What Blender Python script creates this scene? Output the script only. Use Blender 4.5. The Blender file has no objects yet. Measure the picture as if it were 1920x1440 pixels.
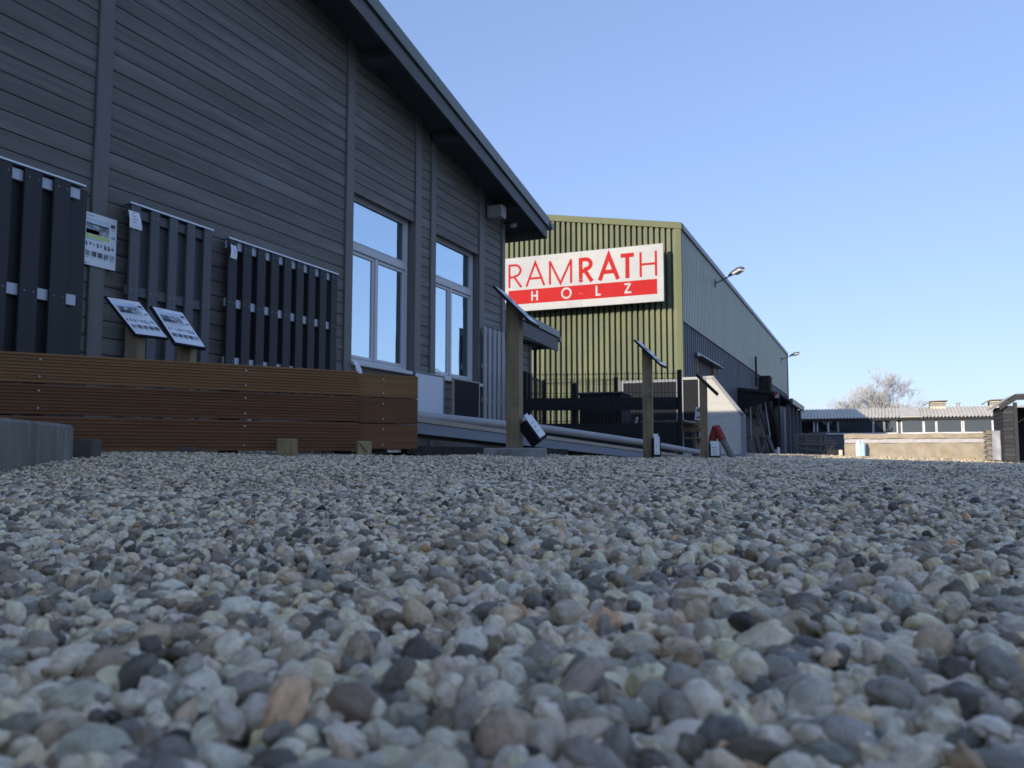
import bpy, math, random
import numpy as np
from math import sin, cos, tan, radians, pi, sqrt, atan2
from mathutils import Vector, Matrix

random.seed(7)
rng = np.random.default_rng(11)
scene = bpy.context.scene
COL = scene.collection

# ---------------------------------------------------------------- camera, sky, sun, exposure
cam_data = bpy.data.cameras.new('camera')
cam = bpy.data.objects.new('camera', cam_data)
COL.objects.link(cam)
scene.camera = cam
cam.location = (0, 0, 0.075)
cam.rotation_euler = (radians(90) + math.atan(130 / 1560), 0, radians(23.2))
cam_data.sensor_width = 36
cam_data.lens = 36 * 1560 / 1920
cam_data.clip_start = 0.01
cam_data.clip_end = 2000
cam_data.dof.use_dof = True
cam_data.dof.focus_distance = 1.5
cam_data.dof.aperture_fstop = 18.0

SUN_EL, SUN_AZ = 14.0, 16.0            # sun stands low, behind and a little left of the yard
world = bpy.data.worlds.new('World')
scene.world = world
world.use_nodes = True
wn = world.node_tree
sky = wn.nodes.new('ShaderNodeTexSky')
sky.sky_type = 'NISHITA'
sky.sun_disc = False
sky.sun_elevation = radians(SUN_EL)
sky.sun_rotation = radians(180 + SUN_AZ)
sky.air_density = 1.0
sky.dust_density = 0.4
sky.ozone_density = 1.4
bg = wn.nodes['Background']
bg.inputs['Strength'].default_value = 0.15
gam = wn.nodes.new('ShaderNodeGamma')
gam.inputs['Gamma'].default_value = 0.50
tint = wn.nodes.new('ShaderNodeMix'); tint.data_type = 'RGBA'; tint.blend_type = 'MULTIPLY'
tint.inputs['Factor'].default_value = 1.0
tint.inputs['B'].default_value = (0.70, 0.835, 1.23, 1)
wn.links.new(sky.outputs[0], gam.inputs[0])
wn.links.new(gam.outputs[0], tint.inputs['A'])
wn.links.new(tint.outputs['Result'], bg.inputs[0])

sun_data = bpy.data.lights.new('sun', 'SUN')
sun_data.energy = 2.0
sun_data.angle = radians(0.5)
sun_data.color = (1.0, 0.90, 0.74)
sun = bpy.data.objects.new('sun', sun_data)
COL.objects.link(sun)
sdir = Vector((-sin(radians(SUN_AZ)) * cos(radians(SUN_EL)), -cos(radians(SUN_AZ)) * cos(radians(SUN_EL)), sin(radians(SUN_EL))))
sun.rotation_euler = sdir.to_track_quat('Z', 'Y').to_euler()
sun.location = sdir * 60

vs = scene.view_settings
vs.view_transform = 'Standard'
vs.look = 'None'
vs.gamma = 1.0
vs.use_curve_mapping = False
vs.exposure = 1.38
scene.cycles.max_bounces = 6
scene.cycles.diffuse_bounces = 2
scene.cycles.use_denoising = True

# ---------------------------------------------------------------- helpers
ROOT = {}


class MB:
    """collects shapes into one mesh"""
    def __init__(s):
        s.v, s.f, s.m, s.sm = [], [], [], []

    def add(s, vs_, fs, mi=0, smooth=False):
        o = len(s.v)
        s.v += [tuple(map(float, p)) for p in vs_]
        for f in fs:
            s.f.append([i + o for i in f]); s.m.append(mi); s.sm.append(smooth)
        return s

    def box(s, a, b, mi=0):
        x0, y0, z0 = a; x1, y1, z1 = b
        return s.add([(x0, y0, z0), (x1, y0, z0), (x1, y1, z0), (x0, y1, z0), (x0, y0, z1), (x1, y0, z1), (x1, y1, z1), (x0, y1, z1)],
                     [(0, 3, 2, 1), (4, 5, 6, 7), (0, 1, 5, 4), (1, 2, 6, 5), (2, 3, 7, 6), (3, 0, 4, 7)], mi)

    def cbox(s, a, b, c=0.004, mi=0):
        """box with chamfered edges"""
        x0, y0, z0 = [min(p, q) for p, q in zip(a, b)]; x1, y1, z1 = [max(p, q) for p, q in zip(a, b)]
        c = min(c, (x1 - x0) * .4, (y1 - y0) * .4, (z1 - z0) * .4)
        v, idx = [], {}
        for i, X in enumerate((x0, x1)):
            for j, Y in enumerate((y0, y1)):
                for k, Z in enumerate((z0, z1)):
                    sx, sy, sz = (c, -c)[i], (c, -c)[j], (c, -c)[k]
                    idx[i, j, k] = len(v)
                    v += [(X, Y + sy, Z + sz), (X + sx, Y, Z + sz), (X + sx, Y + sy, Z)]
        f = []
        I = idx
        def q(*ks): f.append(list(ks))
        for ax in range(3):
            for e in (0, 1):
                o = [a_ for a_ in range(3) if a_ != ax]
                ring = []
                for (u, w) in ((0, 0), (1, 0), (1, 1), (0, 1)):
                    key = [0, 0, 0]; key[ax] = e; key[o[0]] = u; key[o[1]] = w
                    ring.append(I[tuple(key)] + ax)
                flip = (ax == 1) ^ (e == 0)
                q(*(ring[::-1] if flip else ring))
        for ax in range(3):          # edges along ax
            o = [a_ for a_ in range(3) if a_ != ax]
            for u in (0, 1):
                for w in (0, 1):
                    k0 = [0, 0, 0]; k0[o[0]] = u; k0[o[1]] = w
                    k1 = list(k0); k1[ax] = 1
                    A, B = I[tuple(k0)], I[tuple(k1)]
                    q(A + o[0], A + o[1], B + o[1], B + o[0])
        for key, b_ in I.items():
            q(b_, b_ + 1, b_ + 2)
        return s.add(v, f, mi)

    def prism(s, poly, axis, a, b, mi=0):
        """polygon of 2-D points pushed along an axis ('x','y','z') from a to b"""
        n = len(poly)
        def P(p, t):
            return {'x': (t, p[0], p[1]), 'y': (p[0], t, p[1]), 'z': (p[0], p[1], t)}[axis]
        v = [P(p, a) for p in poly] + [P(p, b) for p in poly]
        f = [(i, (i + 1) % n, n + (i + 1) % n, n + i) for i in range(n)]
        f += [tuple(range(n))[::-1], tuple(range(n, 2 * n))]
        return s.add(v, f, mi)

    def bar(s, p, q, w, h=None, up=(0, 0, 1), mi=0, c=0):
        """square bar from p to q"""
        h = w if h is None else h
        p, q = Vector(p), Vector(q); d = (q - p).normalized()
        u = Vector(up)
        if abs(d.dot(u)) > .98: u = Vector((1, 0, 0))
        r = d.cross(u).normalized(); u = r.cross(d)
        v = []
        for e in (p, q):
            for (a, b) in ((-1, -1), (1, -1), (1, 1), (-1, 1)):
                v.append(e + r * a * w / 2 + u * b * h / 2)
        return s.add(v, [(0, 1, 5, 4), (1, 2, 6, 5), (2, 3, 7, 6), (3, 0, 4, 7), (3, 2, 1, 0), (4, 5, 6, 7)], mi)

    def tube(s, pts, rad, n=10, cap=True, mi=0):
        pts = [Vector(p) for p in pts]
        rad = rad if isinstance(rad, (list, tuple)) else [rad] * len(pts)
        v, f = [], []
        for i, p in enumerate(pts):
            d = (pts[min(i + 1, len(pts) - 1)] - pts[max(i - 1, 0)]).normalized()
            a = Vector((0, 0, 1)) if abs(d.z) < .9 else Vector((1, 0, 0))
            r = d.cross(a).normalized(); u = r.cross(d)
            for k in range(n):
                t = 2 * pi * k / n
                v.append(p + (r * cos(t) + u * sin(t)) * rad[i])
        for i in range(len(pts) - 1):
            for k in range(n):
                k2 = (k + 1) % n
                f.append((i * n + k, i * n + k2, (i + 1) * n + k2, (i + 1) * n + k))
        s.add(v, f, mi, True)
        if cap:
            s.add([v[k] for k in range(n)], [tuple(range(n))[::-1]], mi)
            s.add([v[-n + k] for k in range(n)], [tuple(range(n))], mi)
        return s

    def quad(s, a, b, c, d, mi=0):
        return s.add([a, b, c, d], [(0, 1, 2, 3)], mi)

    def moved(s, fn):
        s.v = [tuple(fn(Vector(p))) for p in s.v]; return s

    def mesh(s, name):
        me = bpy.data.meshes.new(name)
        me.from_pydata(s.v, [], s.f)
        me.polygons.foreach_set('material_index', s.m)
        me.polygons.foreach_set('use_smooth', s.sm)
        me.update()
        return me

    def build(s, name, mat, parent=None, world=True, kind=None):
        if parent is not None and world:
            loc, rz = ROOT.get(parent.name, ((0, 0, 0), 0))
            c_, s_ = cos(-rz), sin(-rz)
            out = []
            for (x, y, z) in s.v:
                x -= loc[0]; y -= loc[1]; z -= loc[2]
                out.append((x * c_ - y * s_, x * s_ + y * c_, z))
            s.v = out
        me = s.mesh(name)
        for m in (mat if isinstance(mat, (list, tuple)) else [mat]): me.materials.append(m)
        o = bpy.data.objects.new(name, me)
        COL.objects.link(o)
        if parent is not None:
            o.parent = parent
            ROOT[o.name] = ROOT.get(parent.name, ((0, 0, 0), 0))
        else:
            ROOT[o.name] = ((0, 0, 0), 0)
        if kind: o['kind'] = kind
        return o


def thing(name, label, cat, loc=(0, 0, 0), rz=0.0, group=None):
    o = bpy.data.objects.new(name, None)
    o.empty_display_size = .1
    COL.objects.link(o)
    o.location = loc; o.rotation_euler = (0, 0, rz)
    o['label'] = label; o['category'] = cat
    if group: o['group'] = group
    ROOT[o.name] = (tuple(loc), rz)
    return o


def tag(o, label, cat, group=None):
    o['label'] = label; o['category'] = cat
    if group: o['group'] = group
    return o


def copy_part(src, parent, loc):
    """another part that shares the mesh of src"""
    o = src.copy(); COL.objects.link(o); o.parent = parent; o.location = loc
    return o


def copy_tree(o, parent=None):
    c = o.copy(); COL.objects.link(c); c.parent = parent
    for ch in list(o.children): copy_tree(ch, c)
    return c


# ---------------------------------------------------------------- materials
MATS = {}


def mat(name, col, rough=0.6, col2=None, scale=(6, 6, 6), detail=5, contrast=(.35, .7), rand=0.0, bump=0.0, bscale=None, metallic=0.0, spec=0.4, coat=0.0, dirt=None):
    m = bpy.data.materials.new(name); m.use_nodes = True
    nt = m.node_tree; N = nt.nodes; L = nt.links
    b = N['Principled BSDF']
    b.inputs['Roughness'].default_value = rough
    b.inputs['Metallic'].default_value = metallic
    b.inputs['Specular IOR Level'].default_value = spec
    if coat: b.inputs['Coat Weight'].default_value = coat; b.inputs['Coat Roughness'].default_value = .15
    col = tuple(col) + (1,)
    tc = N.new('ShaderNodeTexCoord')
    info = N.new('ShaderNodeObjectInfo')
    addv = N.new('ShaderNodeVectorMath'); addv.operation = 'ADD'
    mulr = N.new('ShaderNodeVectorMath'); mulr.operation = 'SCALE'
    mulr.inputs[0].default_value = (17.3, 11.7, 23.1)
    L.new(info.outputs['Random'], mulr.inputs['Scale'])
    L.new(tc.outputs['Object'], addv.inputs[0]); L.new(mulr.outputs[0], addv.inputs[1])
    mp = N.new('ShaderNodeMapping'); mp.inputs['Scale'].default_value = scale
    L.new(addv.outputs[0], mp.inputs['Vector'])
    nz = N.new('ShaderNodeTexNoise'); nz.inputs['Scale'].default_value = 1.0; nz.inputs['Detail'].default_value = detail
    nz.inputs['Roughness'].default_value = .62
    L.new(mp.outputs[0], nz.inputs['Vector'])
    cr = N.new('ShaderNodeMapRange'); cr.inputs['From Min'].default_value = contrast[0]; cr.inputs['From Max'].default_value = contrast[1]
    L.new(nz.outputs['Fac'], cr.inputs['Value'])
    mx = N.new('ShaderNodeMix'); mx.data_type = 'RGBA'
    mx.inputs['A'].default_value = col
    c2 = tuple(col2) + (1,) if col2 else tuple(min(1, c * 1.25) for c in col[:3]) + (1,)
    mx.inputs['B'].default_value = c2
    L.new(cr.outputs[0], mx.inputs['Factor'])
    out = mx.outputs['Result']
    if dirt:
        n2 = N.new('ShaderNodeTexNoise'); n2.inputs['Scale'].default_value = dirt[1] if not isinstance(dirt[1], tuple) else 1.0; n2.inputs['Detail'].default_value = 6
        if isinstance(dirt[1], tuple):
            mpd = N.new('ShaderNodeMapping'); mpd.inputs['Scale'].default_value = dirt[1]; n2.inputs['Scale'].default_value = 1.0
            L.new(addv.outputs[0], mpd.inputs['Vector']); L.new(mpd.outputs[0], n2.inputs['Vector'])
        else:
            L.new(addv.outputs[0], n2.inputs['Vector'])
        r2 = N.new('ShaderNodeMapRange'); r2.inputs['From Min'].default_value = .5; r2.inputs['From Max'].default_value = .72
        r2.inputs['To Max'].default_value = dirt[2]
        L.new(n2.outputs['Fac'], r2.inputs['Value'])
        m2 = N.new('ShaderNodeMix'); m2.data_type = 'RGBA'; m2.inputs['B'].default_value = tuple(dirt[0]) + (1,)
        L.new(r2.outputs[0], m2.inputs['Factor']); L.new(out, m2.inputs['A'])
        out = m2.outputs['Result']
    if rand:
        hsv = N.new('ShaderNodeHueSaturation')
        r3 = N.new('ShaderNodeMapRange'); r3.inputs['To Min'].default_value = 1 - rand; r3.inputs['To Max'].default_value = 1 + rand
        L.new(info.outputs['Random'], r3.inputs['Value']); L.new(r3.outputs[0], hsv.inputs['Value'])
        L.new(out, hsv.inputs['Color']); out = hsv.outputs['Color']
    L.new(out, b.inputs['Base Color'])
    rr = N.new('ShaderNodeMapRange'); rr.inputs['To Min'].default_value = max(0, rough - .08); rr.inputs['To Max'].default_value = min(1, rough + .1)
    L.new(nz.outputs['Fac'], rr.inputs['Value']); L.new(rr.outputs[0], b.inputs['Roughness'])
    if bump:
        bp = N.new('ShaderNodeBump'); bp.inputs['Strength'].default_value = 1.0; bp.inputs['Distance'].default_value = bump
        if bscale:
            mp2 = N.new('ShaderNodeMapping'); mp2.inputs['Scale'].default_value = bscale
            L.new(addv.outputs[0], mp2.inputs['Vector'])
            n3 = N.new('ShaderNodeTexNoise'); n3.inputs['Scale'].default_value = 1; n3.inputs['Detail'].default_value = 6
            L.new(mp2.outputs[0], n3.inputs['Vector']); L.new(n3.outputs['Fac'], bp.inputs['Height'])
        else:
            L.new(nz.outputs['Fac'], bp.inputs['Height'])
        L.new(bp.outputs[0], b.inputs['Normal'])
    MATS[name] = m
    return m


def glass_mat(name, tint, mirror):
    m = bpy.data.materials.new(name); m.use_nodes = True
    nt = m.node_tree; N = nt.nodes; L = nt.links
    b = N['Principled BSDF']
    b.inputs['Base Color'].default_value = (.012, .014, .016, 1)
    b.inputs['Roughness'].default_value = .04
    g = N.new('ShaderNodeBsdfGlossy'); g.inputs['Roughness'].default_value = .015
    g.inputs['Color'].default_value = tuple(tint) + (1,)
    nz = N.new('ShaderNodeTexNoise'); nz.inputs['Scale'].default_value = 1.3
    bp = N.new('ShaderNodeBump'); bp.inputs['Distance'].default_value = .004
    L.new(nz.outputs['Fac'], bp.inputs['Height']); L.new(bp.outputs[0], g.inputs['Normal'])
    mx = N.new('ShaderNodeMixShader'); mx.inputs[0].default_value = mirror
    L.new(b.outputs[0], mx.inputs[1]); L.new(g.outputs[0], mx.inputs[2])
    L.new(mx.outputs[0], N['Material Output'].inputs['Surface'])
    return m


M_side = mat('grey_siding_paint', (.110, .101, .086), .62, (.18, .168, .146), (9, .9, 22), 7, (.36, .74), rand=.10, bump=.0015, bscale=(60, 3, 90), dirt=((.25, .245, .23), (2.5, .75, 7), .55))
M_trim = mat('grey_trim_paint', (.130, .124, .115), .55, (.165, .158, .147), (20, 20, 2), rand=.06, bump=.0008)
M_soffit = mat('dark_soffit_paint', (.07, .074, .078), .7, (.09, .093, .097), (2, 2, 2))
M_barge = mat('weathered_barge_paint', (.10, .098, .10), .65, (.16, .155, .15), (12, 2, 30), rand=.1, bump=.001)
M_verge = mat('grey_green_roof_metal', (.13, .15, .125), .42, (.155, .175, .145), (.7, .7, .7), spec=.5)
M_frame = mat('pale_grey_window_paint', (.56, .55, .56), .4, (.60, .59, .60), (3, 3, 3))
M_alu = mat('aluminium', (.50, .52, .55), .38, (.60, .62, .65), (30, 4, 30), metallic=.7)
M_brkt = mat('silver_bracket_paint', (.46, .49, .54), .5, (.52, .55, .60), (20, 20, 20), metallic=.2)
M_slat = mat('anthracite_slat', (.022, .024, .027), .6, (.032, .034, .037), (30, 30, 1.2), rand=.1, bump=.0006, bscale=(90, 90, 3))
M_slat2 = mat('slate_blue_slat', (.085, .088, .094), .6, (.11, .112, .118), (30, 30, 1.2), rand=.08, bump=.0006, bscale=(90, 90, 3))
M_slat3 = mat('light_grey_slat', (.30, .295, .295), .6, (.37, .36, .36), (30, 30, 1.2), rand=.08, bump=.0006, bscale=(90, 90, 3))
M_screw = mat('screw_steel', (.34, .34, .34), .4, metallic=.4)
M_deck = mat('brown_deck_wood', (.195, .10, .04), .65, (.265, .142, .06), (1.4, 14, 50), 6, spec=.2, rand=.06, bump=.001, bscale=(90, 4, 90))
M_deck2 = mat('dark_brown_deck_wood', (.135, .062, .028), .65, (.19, .09, .042), (1.4, 14, 50), 6, spec=.2, rand=.12, bump=.001, bscale=(90, 4, 90))
M_post = mat('weathered_pine', (.20, .145, .082), .75, (.32, .24, .145), (26, 26, 2.2), 7, rand=.1, bump=.0016, bscale=(80, 80, 4), dirt=((.06, .047, .035), 7, .5))
M_cube = mat('brownish_stone', (.085, .075, .06), .9, (.13, .115, .095), (14, 14, 14), 6, bump=.002)
M_stub = mat('raw_wood_block', (.27, .20, .105), .8, (.40, .31, .175), (40, 40, 12), 6, rand=.15, bump=.002, dirt=((.09, .07, .04), 12, .5))
M_conc = mat('weathered_concrete', (.20, .195, .18), .9, (.34, .33, .30), (9, 9, 4), 8, bump=.003, bscale=(50, 50, 50), dirt=((.07, .08, .07), 9, .6))
M_block = mat('dark_concrete', (.135, .122, .098), .85, (.215, .198, .165), (7, 7, 2.5), 8, bump=.002, bscale=(60, 60, 60), dirt=((.34, .34, .32), (16, 16, 3.5), .6))
M_black = mat('black_plastic', (.016, .017, .019), .6, (.022, .023, .025), spec=.2)
M_dark = mat('dark_timber', (.028, .027, .027), .85, (.05, .047, .045), (20, 20, 3), rand=.2, spec=.12)
M_paper = mat('white_paper', (.78, .79, .80), .55, (.83, .84, .85))
M_pgrey = mat('print_grey', (.30, .31, .33), .55); M_pdark = mat('print_dark', (.06, .075, .085), .5, (.22, .24, .26), (45, 45, 45), contrast=(.45, .6))
M_pgreen = mat('print_lime', (.50, .62, .16), .5); M_pmid = mat('print_photo', (.10, .14, .13), .5, (.50, .53, .55), (22, 30, 22), contrast=(.42, .62))
M_psky = mat('print_sky', (.55, .62, .70), .5); M_pred = mat('print_red', (.6, .08, .07), .5)
M_green = mat('olive_green_sheet', (.132, .148, .090), .6, (.160, .173, .105), (1.5, 1.5, .35), rand=.12, spec=.2, dirt=((.25, .24, .12), 1.1, .3))
M_gtrim = mat('olive_green_flashing', (.128, .142, .076), .6, (.15, .163, .088), (1, 1, 1), rand=.04, spec=.2)
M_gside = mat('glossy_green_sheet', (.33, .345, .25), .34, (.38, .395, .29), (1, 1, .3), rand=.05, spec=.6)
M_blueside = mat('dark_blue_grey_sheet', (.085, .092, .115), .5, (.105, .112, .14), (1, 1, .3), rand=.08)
M_white = mat('sign_white', (.50, .49, .475), .8, (.43, .43, .43), (1.1, 1.1, 1.6), contrast=(.4, .65), spec=.12)
M_red = mat('sign_red', (.43, .022, .024), .8, (.46, .03, .03), (2, 2, 2), spec=.1)
M_lgrey = mat('lamp_grey', (.14, .15, .16), .4, metallic=.2); M_lens = mat('lamp_lens', (.7, .71, .72), .15)
M_box = mat('grey_box_plastic', (.30, .295, .27), .55, (.34, .335, .31), (8, 8, 8)); M_pan = mat('pale_laminate', (.50, .55, .60), .35, (.53, .58, .63), (2, 2, 2))
M_dpan = mat('anthracite_laminate', (.014, .016, .019), .7, (.018, .02, .024), (2, 2, 2), spec=.12)
M_tan = mat('tan_deck_edge', (.33, .275, .22), .7, (.42, .36, .29), (30, 2, 30), 6, bump=.001); M_blue = mat('blue_grey_deck_edge', (.17, .19, .225), .6, (.22, .24, .28), (30, 2, 30), 6)
M_log = mat('silver_grey_log', (.27, .27, .265), .5, (.34, .335, .33), (7, 7, 7), 5, bump=.0006)
M_cwall = mat('cream_white_panel', (.47, .455, .42), .7, (.41, .395, .365), (6, 6, 14), 7, (.5, .75))
M_lilac = mat('lilac_grey_frame', (.20, .205, .24), .6, (.23, .235, .27)); M_pale = mat('pale_grey_frame', (.36, .355, .34), .6, (.41, .405, .39))
M_redp = mat('red_connector', (.24, .024, .022), .5); M_rlog = mat('grey_round_timber', (.14, .14, .125), .7, (.2, .195, .17), (20, 20, 2), rand=.1)
M_shedw = mat('dark_shed_wall', (.09, .10, .12), .7, (.12, .13, .15)); M_wfr = mat('white_window_frame', (.66, .68, .72), .45)
M_roofc = mat('fibre_cement_roof', (.56, .52, .45), .8, (.68, .63, .54), (1.4, 1.4, 1.4), 6, rand=.05, dirt=((.36, .32, .25), 3, .5))
M_kraft = mat('kraft_wrap', (.33, .28, .215), .75, (.41, .35, .275), (5, 5, 5), bump=.012, bscale=(4, 4, 9), dirt=((.30, .22, .14), 3, .35))
M_lav = mat('white_wrap', (.44, .42, .44), .5, (.48, .465, .48), (5, 5, 5), bump=.008, bscale=(4, 4, 9))
M_bottle = mat('white_bottle', (.72, .78, .80), .35); M_bottleb = mat('pale_blue_bottle', (.34, .56, .68), .35)
M_hut = mat('weathered_hut_boards', (.034, .036, .041), .85, (.065, .067, .073), (3, 24, 26), 7, rand=.25, bump=.002)
M_lumber = mat('stacked_lumber', (.17, .145, .115), .8, (.27, .235, .19), (3, 20, 20), 6, rand=.25)
M_sheet = mat('grey_plastic_sheet', (.30, .31, .36), .5, (.40, .41, .46), (6, 6, 3), bump=.02, bscale=(6, 6, 5))
M_bark = mat('pale_bark', (.44, .42, .39), .85, (.54, .52, .49), (3, 3, 3)); M_twig = mat('pale_twigs', (.56, .54, .51), .85, (.64, .62, .60), (1, 1, 1))
M_rust = mat('rusty_stone', (.16, .13, .11), .85); M_grass = mat('dry_grass', (.07, .075, .03), .8, (.12, .11, .05), rand=.2)
M_brown = mat('dark_brown_boards', (.045, .03, .02), .9, (.07, .05, .035), (20, 20, 2), spec=.03)
M_hall = mat('shade_hall_grey', (.25, .26, .27), .6)
M_glass = glass_mat('sky_reflecting_glass', (.72, .86, .93), .74)
M_glass2 = glass_mat('dark_glass', (.5, .55, .58), .18)

# ---------------------------------------------------------------- ground
def smooth(a, b, t):
    t = np.clip((t - a) / (b - a), 0, 1); return t * t * (3 - 2 * t)


def G(x, y):
    x = np.asarray(x, float); y = np.asarray(y, float)
    r = np.hypot(x, y)
    tilt = (-.025 * np.clip(x, -5.2, 0) - .028 * np.clip(x, 0, 7)) * smooth(1.2, 2.9, y)
    fall = -.0055 * np.clip(y - 4, 0, 21) + .014 * np.clip(y - 25.5, 0, 6.5)
    und = (.006 * np.sin(2.3 * x + 1.1 * y + .6) + .005 * np.sin(3.9 * y - 1.7 * x + 2.2) + .003 * np.sin(7.1 * x + 5.3 * y)) * smooth(.25, 1.0, r) * (1 - smooth(9, 16, r))
    ridge = .010 * np.exp(-((y - .62 - .15 * x) / .13) ** 2) * np.exp(-((x + .22) / .35) ** 2)
    return tilt + fall + und + ridge


def ground_sheet():
    xs = np.concatenate([[-400, -120, -40, -15, -8], np.linspace(-5.2, 7, 49), [10, 20, 60, 150, 400]])
    ys = np.concatenate([[-400, -100, -30, -8], np.linspace(-1, 9, 41), np.linspace(10, 45, 36), [60, 100, 200, 500]])
    X, Y = np.meshgrid(xs, ys)
    Z = G(X, Y) - .012
    nx, ny = len(xs), len(ys)
    v = np.stack([X.ravel(), Y.ravel(), Z.ravel()], 1)
    f = [(j * nx + i, j * nx + i + 1, (j + 1) * nx + i + 1, (j + 1) * nx + i) for j in range(ny - 1) for i in range(nx - 1)]
    me = bpy.data.meshes.new('ground'); me.from_pydata(v.tolist(), [], f); me.update()
    for p in me.polygons: p.use_smooth = True
    m = bpy.data.materials.new('gravel_bed'); m.use_nodes = True
    N = m.node_tree.nodes; L = m.node_tree.links; b = N['Principled BSDF']
    tc = N.new('ShaderNodeTexCoord')
    vo = N.new('ShaderNodeTexVoronoi'); vo.inputs['Scale'].default_value = 60
    L.new(tc.outputs['Object'], vo.inputs['Vector'])
    sep = N.new('ShaderNodeSeparateColor'); L.new(vo.outputs['Color'], sep.inputs[0])
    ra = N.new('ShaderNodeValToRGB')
    cols = [(0, (.03, .03, .03)), (.25, (.06, .058, .052)), (.5, (.10, .094, .084)), (.75, (.15, .135, .11)), (1, (.24, .225, .20))]  # bed tones darkened to paint in the shade of gaps between stones
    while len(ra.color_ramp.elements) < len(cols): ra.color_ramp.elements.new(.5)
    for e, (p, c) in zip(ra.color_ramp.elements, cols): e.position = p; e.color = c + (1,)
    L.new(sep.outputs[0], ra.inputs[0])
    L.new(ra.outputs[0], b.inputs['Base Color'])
    b.inputs['Roughness'].default_value = .8
    bp = N.new('ShaderNodeBump'); bp.inputs['Distance'].default_value = .01; bp.invert = True
    L.new(vo.outputs['Distance'], bp.inputs['Height']); L.new(bp.outputs[0], b.inputs['Normal'])
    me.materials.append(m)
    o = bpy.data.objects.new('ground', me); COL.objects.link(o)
    o['kind'] = 'structure'; o['label'] = 'grey gravel yard ground running to the buildings'
    return o


ground_sheet()


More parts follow.
